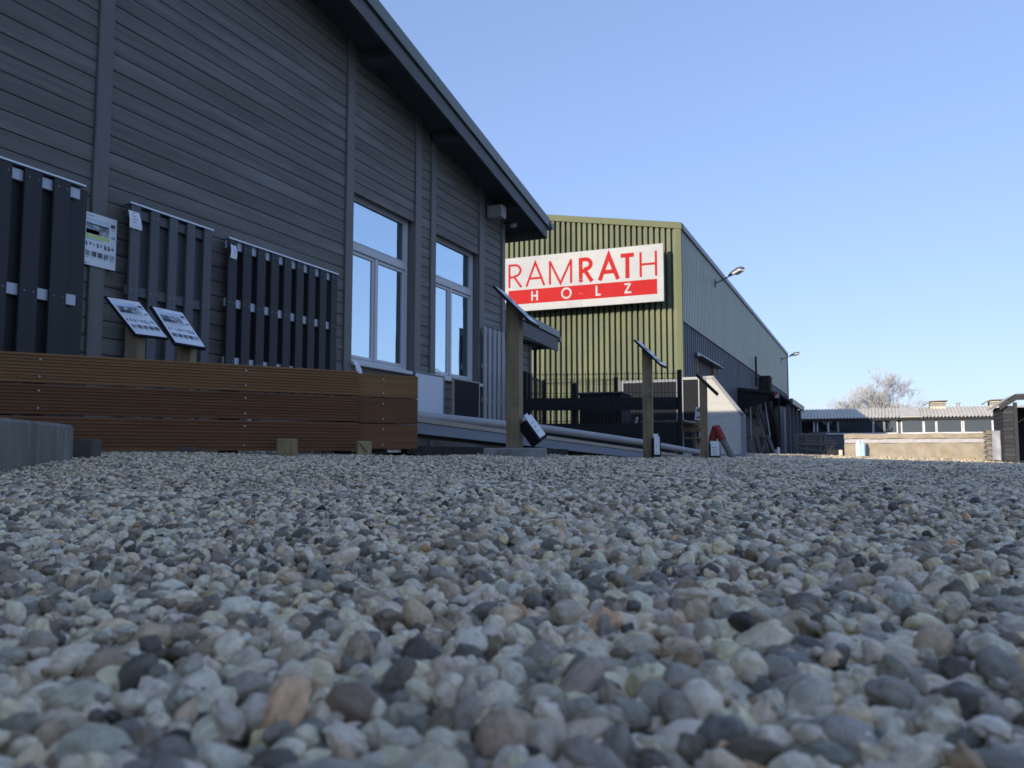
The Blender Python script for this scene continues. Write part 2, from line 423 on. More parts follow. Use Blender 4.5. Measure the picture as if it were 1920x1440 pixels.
def gravel():
    P, S, R, C, H = [], [], [], [], []
    YAW = radians(23.2)
    palette = np.array([(.38, .38, .375), (.30, .30, .295), (.24, .235, .23), (.56, .55, .52), (.66, .64, .61), (.42, .36, .27), (.36, .28, .19),
                        (.19, .145, .105), (.15, .165, .185), (.20, .215, .24), (.085, .088, .095), (.12, .12, .125), (.235, .195, .185), (.40, .23, .11), (.30, .315, .335)])
    pw = np.array([10, 11, 11, 8, 5, 10, 8, 9, 6, 7, 8, 9, 4, 2, 10]); pw = pw / pw.sum()

    def field(r0, r1, half, sp, size, layers, hi):
        n = int((r1 * 2) / sp) + 2
        gx, gy = np.meshgrid(np.arange(-n // 2, n // 2 + 1) * sp, np.arange(-int(.7 / sp), int(r1 / sp) + 1) * sp)
        gx = gx.ravel(); gy = gy.ravel()
        for lay in range(layers):
            x = gx + rng.uniform(-.5, .5, gx.size) * sp; y = gy + rng.uniform(-.5, .5, gx.size) * sp   # (lateral, forward)
            r = np.hypot(x, y); a = np.abs(np.arctan2(x, y))
            k = (r >= r0) & (r < r1) & (a < half)
            X = x[k] * cos(YAW) - y[k] * sin(YAW); Y = x[k] * sin(YAW) + y[k] * cos(YAW)
            k2 = (X > -4.9) & (Y < 31.2) & ~((X < -3.6) & (Y > 11) & (Y < 21.3)) & (X < 9) & ((Y < 21.3) | (X > -4.6)) & ((Y < 26.9) | (X < 3.5))
            X, Y = X[k2], Y[k2]; m = X.size
            sz = size * np.exp(rng.normal(-.03, .36, m))
            sz = np.clip(sz, size * .45, size * 1.8)
            asp = np.stack([rng.uniform(1.0, 1.6, m), rng.uniform(.75, 1.1, m), rng.uniform(.6, 1.0, m)], 1)
            z = G(X, Y) - .007 + lay * size * .42 + rng.uniform(-.5, .5, m) * size * 1.05
            # patches of larger and smaller pebbles
            patch = .5 + .5 * np.sin(X * 6.1 + 1.3 * np.sin(Y * 3.7)) * np.sin(Y * 5.3 + X)
            sz = sz * (.85 + .3 * patch)
            if lay == layers - 1 and layers > 1:
                keep = rng.random(m) < .42
                X, Y, z, sz, asp = X[keep], Y[keep], z[keep], sz[keep], asp[keep]; m = X.size
            # nothing right against the lens
            d = np.hypot(X, Y)
            ok = d > .085 + sz
            z = np.where(d < .3, np.minimum(z, .004 + .03 * d), z)
            X, Y, z, sz, asp = X[ok], Y[ok], z[ok], sz[ok], asp[ok]; m = X.size
            P.append(np.stack([X, Y, z], 1)); S.append(asp * sz[:, None] * .5)
            tl = rng.normal(0, .6 if hi else .4, (m, 2))
            R.append(np.stack([tl[:, 0], tl[:, 1], rng.uniform(0, 6.283, m)], 1))
            c = palette[rng.choice(len(palette), m, p=pw)]
            c = c * np.exp(rng.normal(.0, .54, (m, 1))) * np.exp(rng.normal(0, .03, (m, 3)))
            g_ = c.mean(1, keepdims=True); c = (g_ + (c - g_) * .50); c = c * np.minimum(1, .37 / g_) * np.array([2.46, 2.03, 1.40]); C.append(np.clip(c, .03, .92)); H.append(np.full(m, hi))

    field(.08, .40, 1.05, .0076, .0080, 3, 1)
    field(.40, 1.2, 1.05, .0072, .0074, 3, 1)
    field(1.2, 4.6, .95, .0088, .0088, 2, 0)
    field(4.6, 9.5, .80, .0155, .0138, 2, 0)
    field(9.5, 22, .72, .034, .022, 1, 0)
    field(22, 36, .60, .058, .036, 1, 0)
    P = np.concatenate(P); S = np.concatenate(S); R = np.concatenate(R); C = np.concatenate(C); H = np.concatenate(H)
    n = len(P); print('stones', n)
    me = bpy.data.meshes.new('gravel')
    me.vertices.add(n); me.vertices.foreach_set('co', P.astype(np.float32).ravel())
    def attr(nm, ty, key, data):
        a = me.attributes.new(nm, ty, 'POINT'); a.data.foreach_set(key, data.ravel())
    attr('size', 'FLOAT_VECTOR', 'vector', S.astype(np.float32))
    attr('turn', 'FLOAT_VECTOR', 'vector', R.astype(np.float32))
    attr('tint', 'FLOAT_VECTOR', 'vector', C.astype(np.float32))
    attr('near', 'INT', 'value', H.astype(np.int32))
    attr('pick', 'INT', 'value', rng.integers(0, 1000, n).astype(np.int32))
    o = bpy.data.objects.new('gravel', me); COL.objects.link(o)
    o['kind'] = 'stuff'; o['label'] = 'loose rounded grey and beige pebbles covering the yard'

    # stone material
    m = bpy.data.materials.new('pebble'); m.use_nodes = True
    N = m.node_tree.nodes; L = m.node_tree.links; b = N['Principled BSDF']
    at = N.new('ShaderNodeAttribute'); at.attribute_type = 'INSTANCER'; at.attribute_name = 'tint'
    tc = N.new('ShaderNodeTexCoord'); oi = N.new('ShaderNodeObjectInfo')
    av = N.new('ShaderNodeVectorMath'); av.operation = 'ADD'
    sc_ = N.new('ShaderNodeVectorMath'); sc_.operation = 'SCALE'; sc_.inputs[0].default_value = (31, 17, 53)
    L.new(oi.outputs['Random'], sc_.inputs['Scale']); L.new(tc.outputs['Object'], av.inputs[0]); L.new(sc_.outputs[0], av.inputs[1])
    nz = N.new('ShaderNodeTexNoise'); nz.inputs['Scale'].default_value = 1.6; nz.inputs['Detail'].default_value = 7; nz.inputs['Roughness'].default_value = .65
    L.new(av.outputs[0], nz.inputs['Vector'])
    mr = N.new('ShaderNodeMapRange'); mr.inputs['From Min'].default_value = .3; mr.inputs['From Max'].default_value = .7
    mr.inputs['To Min'].default_value = .68; mr.inputs['To Max'].default_value = 1.3
    L.new(nz.outputs['Fac'], mr.inputs['Value'])
    vm = N.new('ShaderNodeVectorMath'); vm.operation = 'SCALE'
    L.new(at.outputs['Vector'], vm.inputs[0]); L.new(mr.outputs[0], vm.inputs['Scale'])
    L.new(vm.outputs[0], b.inputs['Base Color'])
    b.inputs['Roughness'].default_value = .46; b.inputs['Specular IOR Level'].default_value = .5
    bp = N.new('ShaderNodeBump'); bp.inputs['Strength'].default_value = .35; bp.inputs['Distance'].default_value = .08
    n2 = N.new('ShaderNodeTexNoise'); n2.inputs['Scale'].default_value = 9; n2.inputs['Detail'].default_value = 5
    L.new(av.outputs[0], n2.inputs['Vector']); L.new(n2.outputs['Fac'], bp.inputs['Height']); L.new(bp.outputs[0], b.inputs['Normal'])

    ng = bpy.data.node_groups.new('pebbles', 'GeometryNodeTree')
    ng.interface.new_socket('Geometry', in_out='INPUT', socket_type='NodeSocketGeometry')
    ng.interface.new_socket('Geometry', in_out='OUTPUT', socket_type='NodeSocketGeometry')
    N = ng.nodes; L = ng.links
    gi = N.new('NodeGroupInput'); go = N.new('NodeGroupOutput')

    def protos(subd, count):
        js = N.new('GeometryNodeJoinGeometry')
        for i in range(count):
            ico = N.new('GeometryNodeMeshIcoSphere'); ico.inputs['Subdivisions'].default_value = subd
            pos = N.new('GeometryNodeInputPosition')
            off = N.new('ShaderNodeVectorMath'); off.operation = 'ADD'; off.inputs[1].default_value = (i * 7.3 + .4, i * 3.1, i * 5.7)
            L.new(pos.outputs[0], off.inputs[0])
            nt_ = N.new('ShaderNodeTexNoise'); nt_.inputs['Scale'].default_value = 1.0 if i % 3 else 1.35; nt_.inputs['Detail'].default_value = 2 if subd > 2 else 1
            nt_.inputs['Roughness'].default_value = .4
            L.new(off.outputs[0], nt_.inputs['Vector'])
            sub = N.new('ShaderNodeVectorMath'); sub.operation = 'SUBTRACT'; sub.inputs[1].default_value = (.5, .5, .5)
            L.new(nt_.outputs['Color'], sub.inputs[0])
            scl = N.new('ShaderNodeVectorMath'); scl.operation = 'SCALE'; scl.inputs['Scale'].default_value = (.8, 1.0, .55)[i % 3]
            L.new(sub.outputs[0], scl.inputs[0])
            sp = N.new('GeometryNodeSetPosition'); L.new(ico.outputs[0], sp.inputs['Geometry']); L.new(scl.outputs[0], sp.inputs['Offset'])
            ss = N.new('GeometryNodeSetShadeSmooth'); L.new(sp.outputs[0], ss.inputs['Geometry'])
            sm = N.new('GeometryNodeSetMaterial'); sm.inputs['Material'].default_value = m; L.new(ss.outputs[0], sm.inputs['Geometry'])
            g2 = N.new('GeometryNodeGeometryToInstance'); L.new(sm.outputs[0], g2.inputs[0])
            L.new(g2.outputs[0], js.inputs[0])
        return js.outputs[0]

    def named(nm, ty):
        a = N.new('GeometryNodeInputNamedAttribute'); a.data_type = ty; a.inputs['Name'].default_value = nm
        return a.outputs['Attribute']

    final = N.new('GeometryNodeJoinGeometry')
    for hi, subd, cnt in ((1, 4, 14), (0, 2, 8)):
        ip = N.new('GeometryNodeInstanceOnPoints')
        ip.inputs['Pick Instance'].default_value = True
        L.new(gi.outputs[0], ip.inputs['Points']); L.new(protos(subd, cnt), ip.inputs['Instance'])
        cmp_ = N.new('FunctionNodeCompare'); cmp_.data_type = 'INT'; cmp_.operation = 'EQUAL'
        L.new(named('near', 'INT'), cmp_.inputs[2]); cmp_.inputs[3].default_value = hi
        L.new(cmp_.outputs[0], ip.inputs['Selection'])
        L.new(named('pick', 'INT'), ip.inputs['Instance Index'])
        er = N.new('FunctionNodeEulerToRotation'); L.new(named('turn', 'FLOAT_VECTOR'), er.inputs[0])
        L.new(er.outputs[0], ip.inputs['Rotation'])
        L.new(named('size', 'FLOAT_VECTOR'), ip.inputs['Scale'])
        L.new(ip.outputs[0], final.inputs[0])
    L.new(final.outputs[0], go.inputs[0])
    md = o.modifiers.new('pebbles', 'NODES'); md.node_group = ng
    me.materials.append(m)
    return o


gravel()

# ---------------------------------------------------------------- the timber house
WX = -4.9                              # plane of its gable wall, which faces +x
HB, HE = -15.75, 11.13                 # ends of the wall in y
RIDGE = -2.3


def zt(y):                             # top of the roof
    return 3.716 + .197 * (11.622 - y) if y > RIDGE else 3.716 + .197 * (11.622 - RIDGE) - .197 * (RIDGE - y)


def zs(y): return zt(y) - .20          # soffit

house = thing('timber_house', 'long dark grey timber-clad house with sloping roof and two tall windows', 'house', (WX, 3.0, 0.0))
# core behind the boards
core = MB()
core.prism([(HB, -.2), (HE - .02, -.2), (HE - .02, zs(HE) - .01), (RIDGE, zs(RIDGE) - .01), (HB, zs(HB) - .01)], 'x', -22, WX - .24)
core.build('wall', M_dark, house)
posts = [(4.03, 4.155), (7.05, 7.185), (8.477, 8.62), (8.86, 8.99), (10.25, 10.41), (11.02, 11.13)]
posts_l = [(.55, .68), (-3.2, -3.07), (-7.4, -7.27), (-11.6, -11.47), (-15.75, -15.62)]
for a, b in posts + posts_l:
    zz = zs((a + b) / 2) + .03
    m = MB().cbox((WX - .22, a, .0), (WX + .022, b, zz), .006)
    m.build('corner_board', M_trim, house)
edges = sorted(posts + posts_l)
bays = [(edges[i][1] + .002, edges[i + 1][0] - .002) for i in range(len(edges) - 1)]
PITCH = .121
WIN = {7: (1.0, 2.86), 9: (1.0, 2.86)}
for (y0, y1) in bays:
    k0 = 0 if y0 > -1 else 8
    k = k0
    while True:
        zb = 2.818 - .121 * 23 + PITCH * k; k += 1
        ztop = zb + PITCH
        if zb > max(zs(y0), zs(y1)): break
        ya, yb = y0, y1
        if y0 > RIDGE and zs(y1) < zb + .03:
            yb = 11.622 - (zb + .03 + .20 - 3.716) / .197
        if y1 < RIDGE and zs(y0) < zb + .03:
            ya = 2 * RIDGE - (11.622 - (zb + .03 + .20 - 3.716) / .197)
        if yb - ya < .03: continue
        win = (7.1 < y0 < 7.3) or (8.9 < y0 < 9.1)
        if win and zb + .04 > 1.0 and ztop < 2.93: continue
        d = random.uniform(-.0015, .0015)
        g = .0032; c = .0035
        poly = [(WX - .022, zb), (WX - .012 + d, zb + g * .2), (WX + d - .002, zb + c), (WX + d, zb + .02), (WX + d, ztop - .012), (WX + d - .005, ztop - g), (WX - .022, ztop - g)]
        MB().prism(poly, 'y', ya, yb).build('siding_board', M_side, house)
# sheathing just behind the boards, closing the joints
for (y0, y1) in bays:
    win = (7.1 < y0 < 7.3) or (8.9 < y0 < 9.1)
    spans = [(0, 1.0), (2.87, None)] if win else [(0, None)]
    for za, zb_ in spans:
        p = [(y0, za), (y1, za), (y1, zb_ or zs(y1)), (RIDGE, zs(RIDGE)), (y0, zb_ or zs(y0))] if (y0 < RIDGE < y1 and not win) else [(y0, za), (y1, za), (y1, zb_ or zs(y1)), (y0, zb_ or zs(y0))]
        MB().prism(p, 'x', WX - .10, WX - .024).build('sheathing', M_dark, house)
# end wall towards +y (seen only from further right)
for k in range(30):
    MB().box((-12, HE - .02, PITCH * k), (WX - .23, HE + .0, PITCH * k + .115)).build('siding_board', M_side, house)

# roof: soffit lining, barge boards, metal verge
XO = WX + .45
EY = 11.76
for sgn in (1, -1):
    ye = EY if sgn > 0 else 2 * RIDGE - EY
    A = (RIDGE, zs(RIDGE)); B = (ye, zs(ye))
    pr = [(A[0], A[1]), (B[0], B[1]), (B[0], B[1] + .05), (A[0], A[1] + .05)]
    MB().prism(pr if sgn > 0 else pr[::-1], 'x', -22.4, XO - .03).build('soffit', M_soffit, house)
    def strip(n, o0, o1, x0, x1, m, e=0.0):
        yy = ye + e * sgn
        pp = [(RIDGE, zt(RIDGE) + o0), (yy, zt(yy) + o0), (yy, zt(yy) + o1), (RIDGE, zt(RIDGE) + o1)]
        MB().prism(pp if sgn > 0 else pp[::-1], 'x', x0, x1).build(n, m, house)
    strip('barge_board', -.325, -.165, XO - .03, XO, M_barge)
    strip('barge_backing', -.165, -.135, XO - .05, XO - .018, M_black)
    strip('verge_trim', -.145, .0, XO - .04, XO + .03, M_verge, .03)
    strip('roof', -.148, -.02, -22.4, XO - .04, M_verge, .02)
    strip('eave_board', -.325, -.15, -22.4, XO - .03, M_barge) if False else None
    MB().box((-22.4, ye - .03 * (sgn > 0), zt(ye) - .325), (XO - .031, ye + .03 * (sgn < 0), zt(ye) - .15)).build('eave_board', M_barge, house)
# purlin ends that carry the overhang
for (ya, yb) in ((5.6, 5.78), (7.28, 7.46), (8.86, 9.04), (10.72, 10.9)):
    zc = zs((ya + yb) / 2)
    MB().cbox((WX - .1, ya, zc - .105), (XO - .04, yb, zc + .01), .006).build('purlin_end', M_soffit, house)
# gutter at the eave end
MB().tube([(-15, EY + .08, zt(EY) - .12), (XO + .06, EY + .08, zt(EY) - .12)], .055, 8).build('gutter', M_verge, house)

# windows: each has frame, mullion, sashes and panes
def window(y0, y1, z0, z1, ztr, lab):
    F = M_frame
    X0, X1 = WX - .150, WX - .080      # frame depth
    t = .045
    w = MB()
    w.cbox((X0, y0, z0), (X1, y0 + t, z1), .006); w.cbox((X0, y1 - t, z0), (X1, y1, z1), .006)
    w.cbox((X0, y0 + t, z1 - t), (X1, y1 - t, z1), .006); w.cbox((X0, y0 + t, z0), (X1, y1 - t, z0 + t), .006)
    win = w.build('window', F, house)
    if lab: win['label'] = lab
    MB().cbox((X0, y0 + t, ztr - .045), (X1 + .004, y1 - t, ztr + .045), .008).build('transom', F, win)
    ym = y0 + (y1 - y0) * .47
    MB().cbox((X0, ym - .022, z0 + t), (X1 + .002, ym + .022, ztr - .045), .006).build('mullion', F, win)
    def sash(a, b, c, d, s):
        q = MB(); e = .003
        q.cbox((X0 + .01, a + e, c + e), (X1 - .012, a + s, d - e), .006); q.cbox((X0 + .01, b - s, c + e), (X1 - .012, b - e, d - e), .006)
        q.cbox((X0 + .01, a + s, d - s), (X1 - .012, b - s, d - e), .006); q.cbox((X0 + .01, a + s, c + e), (X1 - .012, b - s, c + s), .006)
        q.build('sash', F, win)
        MB().box((X0 + .030, a + s - .004, c + s - .004), (X0 + .040, b - s + .004, d - s + .004)).build('pane', M_glass, win)
    sash(y0 + t, ym - .022, z0 + t, ztr - .045, .038)
    sash(ym + .022, y1 - t, z0 + t, ztr - .045, .038)
    sash(y0 + t, y1 - t, ztr + .045, z1 - t, .02)
    # reveal boards round the opening and drip sill
    MB().cbox((WX - .20, y0 - .01, z0 - .05), (WX + .07, y1 + .10, z0 - .008), .006).build('sill', M_frame, win)
    MB().box((WX - .20, y0, z1 + .002), (WX - .003, y1, z1 + .028)).build('head_board', M_trim, win)
    MB().box((WX - .22, y0, z0), (WX - .20, y1, z1)).build('lining', M_black, win)


window(7.19, 8.47, 1.03, 2.85, 2.275, 'tall window beside the fence panels, with papers hung under its sill')
window(8.995, 10.245, 1.03, 2.85, 2.275, 'tall window nearest the house corner')

# metal speaker box and floodlight under the eave
sp_ = MB().cbox((WX + .03, 10.46, 3.39), (WX + .26, 10.62, 3.57), .008).build('speaker_box', M_box)
tag(sp_, 'beige box fixed high on the wall under the eave', 'box')
fl = thing('floodlight', 'small tilted floodlight under the roof corner', 'floodlight', (WX + .02, 11.05, 3.42))
b = MB().cbox((-.03, -.06, -.03), (.04, .06, .03), .008).moved(lambda p: Matrix.Rotation(radians(28), 3, 'X') @ p + Vector((.14, .06, .02)))
b.build('lamp_head', M_box, fl, world=False)
MB().bar((-.04, 0, .06), (.12, .05, .05), .02).build('bracket', M_black, fl, world=False)

# low annex behind the house corner
ann = thing('annex', 'low dark annex with a flat grey-green roof beyond the house corner', 'annex', (-5.3, 12.4, 0))
MB().box((-9, 11.2, 0), (-5.33, 13.16, 1.93)).build('wall', M_dark, ann)
for k in range(16):
    MB().cbox((-5.33, 11.2, .01 + .12 * k), (-5.3, 13.1, .01 + .12 * k + .114), .004).build('siding_board', M_side, ann)
MB().cbox((-5.33, 13.1, 0), (-5.28, 13.18, 1.93), .004).build('corner_board', M_trim, ann)
MB().box((-9, 11.25, 1.93), (-5.1, 13.85, 2.0)).build('soffit', M_soffit, ann)
def annstrip(n, a0, a1, x0, x1, m):
    MB().prism([(11.3, 2.19 + a0), (13.96, 2.07 + a0), (13.96, 2.07 + a1), (11.3, 2.19 + a1)], 'x', x0, x1).build(n, m, ann)
annstrip('barge_board', -.17, .06, -5.12, -5.08, M_barge)
annstrip('verge_trim', .075, .19, -5.14, -5.05, M_verge)
annstrip('roof', .0, .17, -9, -5.14, M_verge)
MB().tube([(-9, 14.02, 2.12), (-5.05, 14.02, 2.12)], .05, 8).build('gutter', M_verge, ann)
MB().tube([(-5.24, 13.24, .3), (-5.24, 13.24, 1.85), (-5.24, 13.9, 2.05)], .03, 8).build('downpipe', M_black, ann)

# ---------------------------------------------------------------- fence panels on show along the wall
def slat_panel(lab, ys, pitch, wslat, z0, z1, rails, mslat, mrail, rail_alu, back, first=0.0, xf=-4.79, cap=True, screws=True, count=None):
    ya, yb = ys
    t = thing('slatted_fence', lab, 'fence panel', (xf, ya, 0), 0, 'fence panels on show along the house wall')
    n = count or int(round((yb - ya - wslat) / pitch)) + 1
    proto = None
    for i in range(n):
        y = ya + first + i * pitch
        if proto is None:
            proto = MB().cbox((-.02, 0, z0), (0, wslat, z1 - .012), .003).build('slat', mslat, t, world=False)
            proto.location = (0, y - ya, 0)
        else:
            copy_part(proto, t, (0, y - ya, 0))
    # boards on the back cover the gaps
    pb = None
    if back:
        for i in range(n if count else n - 1):
            y = ya + first + i * pitch + wslat - .012
            w_ = min(pitch - wslat + .10, pitch - .004)
            if pb is None:
                pb = MB().cbox((-.075, 0, z0), (-.055, w_, z1 - .012), .003).build('back_slat', mslat, t, world=False); pb.location = (0, y - ya, 0)
            else: copy_part(pb, t, (0, y - ya, 0))
    for zr in rails:
        MB().cbox((-.053, .01, zr - .036), (-.022, yb - ya - .01, zr + .036), .003).build('rail', mrail, t, world=False)
    if cap:
        MB().cbox((-.078, -.006, z1 - .012), (.006, yb - ya + .012, z1 + .003), .002).build('cap_rail', M_alu, t, world=False)
    if screws:
        s = MB()
        for i in range(n):
            for zr in rails:
                for q in (.25, .75):
                    yy = first + i * pitch + wslat * q
                    s.tube([(-.001, yy, zr), (.003, yy, zr)], .004, 6)
        s.build('screw_heads', M_screw, t, world=False, kind='stuff')
    return t


slat_panel('black panel with wide slats and silver brackets behind the plank edging', (2.645, 3.885), .204, .122, .08, 1.87, (1.805, 1.085, .36), M_slat, M_brkt, True, True, count=6)
p2 = slat_panel('slate-blue slatted panel without brackets hanging beside the poster', (4.27, 5.075), .1775, .084, .08, 1.865, (1.80, 1.235, .70, .2), M_slat2, M_slat2, False, True, first=.01)
p3 = slat_panel('black panel of nine slats with three rows of silver brackets', (5.265, 6.79), .1778, .105, .08, 1.85, (1.80, 1.315, .83, .35), M_slat, M_brkt, True, True, first=-.0)
p4 = slat_panel('narrow light grey slatted panel between the far window and house corner', (10.27, 11.02), .1535, .092, .2, 1.83, (1.74, 1.27, .80), M_slat3, M_slat3, False, True, first=0, cap=False, screws=False, xf=-4.815)

# ---------------------------------------------------------------- printed sheets
def printed(t, P, prints, thick=.004, mats=None):
    """P(u, v, d) maps sheet coordinates (0..1, 0..1 from top left) and a height above it to local space"""
    b = MB()
    for d0, d1 in ((0, thick),):
        v = [P(u, w, d) for d in (d0, d1) for (u, w) in ((0, 0), (1, 0), (1, 1), (0, 1))]
        b.add(v, [(0, 1, 2, 3), (7, 6, 5, 4), (0, 4, 5, 1), (1, 5, 6, 2), (2, 6, 7, 3), (3, 7, 4, 0)])
    sheet = b.build('sheet', M_paper, t, world=False)
    ms = [M_pdark, M_pgrey, M_pgreen, M_pmid, M_psky, M_pred]
    q = MB()
    for (u0, v0, u1, v1, mi) in prints:
        q.quad(P(u0, v0, thick + .0006), P(u0, v1, thick + .0006), P(u1, v1, thick + .0006), P(u1, v0, thick + .0006), mi)
    q.build('print', ms, sheet, world=False)
    return sheet


def leaflet_print(seed, lime):
    r = random.Random(seed)
    p = [(.07, .045, .30, .06, 1), (.06, .10, .76, .22, 4), (.06, .20, .76, .40, 3), (.06, .32, .45, .40, 0),
         (.81, .12, .95, .19, 0), (.81, .215, .95, .225, 1), (.81, .235, .92, .242, 1), (.82, .35, .95, .40, 3)]
    p.append((.04, .415, .78, .475, 2) if lime else (.05, .42, .78, .44, 1))
    p += [(.05, .49, .6, .497, 1), (.05, .505, .5, .511, 1)]
    for i in range(8):
        u = .06 + i * .112
        w = r.uniform(.03, .075); h = r.uniform(.04, .10)
        p.append((u, .56, u + w, .56 + h, r.choice((0, 0, 3))))
        p.append((u + w * .4, .56 + h * .6, u + w * 1.25, .56 + h * 1.1, r.choice((0, 1))))
    for i in range(5):
        u = .06 + i * .185
        p.append((u, .725, u + .155, .825, r.choice((0, 0, 3))))
        p.append((u, .84, u + .13, .846, 1)); p.append((u, .854, u + .09, .860, 1))
    if lime: p.append((.04, .955, .11, .98, 5))
    return p


po = thing('poster', 'white portrait poster with a lime green stripe on the grey wall post', 'poster', (WX + .05, 3.96, 1.36))
printed(po, lambda u, v, d: (d - .02, u * .265, .365 - v * .365), leaflet_print(3, True))

def hanging_note(lab, x, y, z, w, h, skew, curl):
    t = thing('paper_note', lab, 'paper note', (x, y, z), 0, 'paper notes pinned to the fence panels')
    b = MB(); n = 6; v = []
    for i in range(n + 1):
        f = i / n
        for u in (0, .5, 1):
            v.append((curl * sin(f * 2.2) + .012 * (u - .5) ** 2, u * w * (1 + .18 * f) + skew * f, -h * f))
    fs = []
    for i in range(n):
        for j in range(2): fs.append((i * 3 + j, i * 3 + j + 1, i * 3 + j + 4, i * 3 + j + 3))
    b.add(v, fs, 0, True); b.add([(a - .0012, b_, c) for a, b_, c in v], [f[::-1] for f in fs], 0, True)
    s = b.build('sheet', M_paper, t, world=False)
    q = MB()
    for k, (a, c) in enumerate(((.15, .5), (.2, .7), (.2, .6))):
        zz = -h * (.3 + .17 * k)
        q.box((curl * sin((.3 + .17 * k) * 2.2) + .002, w * a + .01, zz), (curl * sin((.3 + .17 * k) * 2.2) + .004, w * c + .01, zz + .003))
    q.build('print', M_pgrey, s, world=False)
    MB().tube([(-.02, w * .5, -.012), (.01, w * .5, -.012)], .005, 6).build('pin', M_screw, t, world=False)
    return t


hanging_note('white paper note pinned to the slate-blue panel', -4.785, 4.245, 1.80, .095, .125, .005, .012)
hanging_note('white paper note pinned to the nine-slat black panel', -4.785, 5.275, 1.79, .065, .115, -.02, .02)
hanging_note('curled white leaflet hanging under the sill of the first window', -4.72, 6.96, 1.0, .085, .16, .01, .05)
hanging_note('folded white leaflet by the sill of the second window', -4.80, 8.86, 1.10, .04, .11, .05, .06)

# laminate sample boards under the windows
lp = thing('sample_board', 'pale white laminate board leaning under the first window', 'sample board', (-4.5, 7.82, .0), 0, 'laminate boards under the windows')
MB().cbox((-4.51, 7.83, .30), (-4.49, 8.47, .945), .003).build('board', M_pan, lp)
b = MB(); b.cbox((-4.515, 7.81, .28), (-4.485, 7.828, .965), .002); b.cbox((-4.515, 8.472, .28), (-4.485, 8.49, .965), .002); b.cbox((-4.515, 7.828, .947), (-4.485, 8.472, .965), .002)
b.build('edge_frame', M_lgrey, lp)
lp = thing('sample_board', 'dark anthracite laminate board leaning under the second window', 'sample board', (-4.5, 8.72, .0), 0, 'laminate boards under the windows')
MB().cbox((-4.51, 8.74, .30), (-4.49, 9.42, .945), .003).build('board', M_dpan, lp)
b = MB(); b.cbox((-4.515, 8.72, .28), (-4.485, 8.738, .965), .002); b.cbox((-4.515, 9.422, .28), (-4.485, 9.44, .965), .002); b.cbox((-4.515, 8.738, .947), (-4.485, 9.422, .965), .002)
b.build('edge_frame', M_tan, lp)

# ---------------------------------------------------------------- plank edging in front
ED = math.atan2(3.79 - 2.414, -2.528 + 3.445)          # its direction
edg = thing('plank_edging', 'low wall of three brown decking planks standing on the gravel', 'plank wall', (-2.528, 3.79, 0), ED)
# local: x along (towards its far end), y to the back (house side is +y)
def grooved(z0, z1, x0, x1, m, depth=.024, ng=9):
    pts = [(depth, z0), (.002, z0), (0, z0 + .003)]
    st = (z1 - z0) / ng
    for i in range(1, ng):
        zc = z0 + i * st
        pts += [(0, zc - .0042), (.0055, zc - .0026), (.0055, zc + .0026), (0, zc + .0042)]
    pts += [(0, z1 - .003), (.002, z1), (depth, z1)]
    # flip so that it is counter-clockwise
    return MB().prism([(p[0], p[1]) for p in pts][::-1], 'x', x0, x1)


rows = [(.088, .239, M_deck2, 'dark brown grooved plank'), (.246, .380, M_deck2, None), (.386, .517, M_deck, 'lighter brown top plank')]
for (z0, z1, m, lab) in rows:
    g = grooved(z0, z1, -2.6, 0, m)
    o = g.build('plank', m, edg, world=False)
    if lab: o['label'] = lab
for (z0, z1, m, lab) in ((.098, .2375, M_deck2, None), (.241, .3805, M_deck2, None), (.384, .512, M_deck, 'smooth lighter brown plank end')):
    o = MB().cbox((.003, .05, z0), (.385, .074, z1), .003).build('plank', m, edg, world=False)
for x in (-2.45, -1.52, -.66, -.06, .17):
    off = .0245 if x < 0 else .0745
    MB().cbox((x - .04, off, .06), (x + .04, off + .07, .50), .004).build('post', M_dark, edg, world=False)
s = MB()
for x in (-1.50, -.60, -2.42):
    for (z0, z1, _, _) in rows:
        for z in (z0 + .028, z1 - .028): s.tube([(x, -.003, z), (x, .004, z)], .0048, 7)
for (z0, z1) in ((.098, .235), (.242, .376), (.384, .512)):
    for z in (z0 + .024, z1 - .026): s.tube([(.17, .047, z), (.17, .054, z)], .0048, 7)
s.build('screw_heads', M_screw, edg, world=False, kind='stuff')
MB().box((-2.6, .10, .03), (.0, .16, .07)).build('ground_batten', M_dark, edg, world=False)

def gz(x, y): return float(G(x, y))

# blocks on the gravel
def block(name, lab, cat, c, s, rz, m, z0=None):
    o = MB().cbox((-s[0] / 2, -s[1] / 2, 0), (s[0] / 2, s[1] / 2, s[2]), .006).build(name, m)
    o.location = (c[0], c[1], (gz(*c) - .01) if z0 is None else z0); o.rotation_euler = (0, 0, rz)
    return tag(o, lab, cat)


bl = MB().cbox((-.85, 0, -.06), (0, .30, .178), .012)
v2 = []
bl.build('concrete_block', M_block)
ob = bpy.data.objects['concrete_block']
ob.location = (-2.895, 2.352, .01); ob.rotation_euler = (0, 0, math.atan2(2.352 - 1.76, -2.895 + 2.495) + pi)
ob.rotation_euler = (0, 0, math.atan2(2.352 - 1.76, -2.895 + 2.495))
tag(ob, 'long grey concrete kerb block at the left edge of the gravel', 'concrete block')
block('stone_cube', 'small grey paving cube behind the end of the concrete block', 'stone', (-3.0, 2.50), (.085, .085, .125), .45, M_cube, .01)
block('wood_block', 'square yellowish wood block in front of the middle of the planks', 'wood block', (-2.66, 3.37), (.088, .10, .095), .5, M_stub)
block('wood_block', 'wood block with a diagonal crack near the plank end', 'wood block', (-2.43, 3.70), (.075, .085, .085), .72, M_stub)
block('wood_block', 'dark wood block under the bottom plank', 'wood block', (-3.02, 3.09), (.07, .08, .035), .58, M_cube)
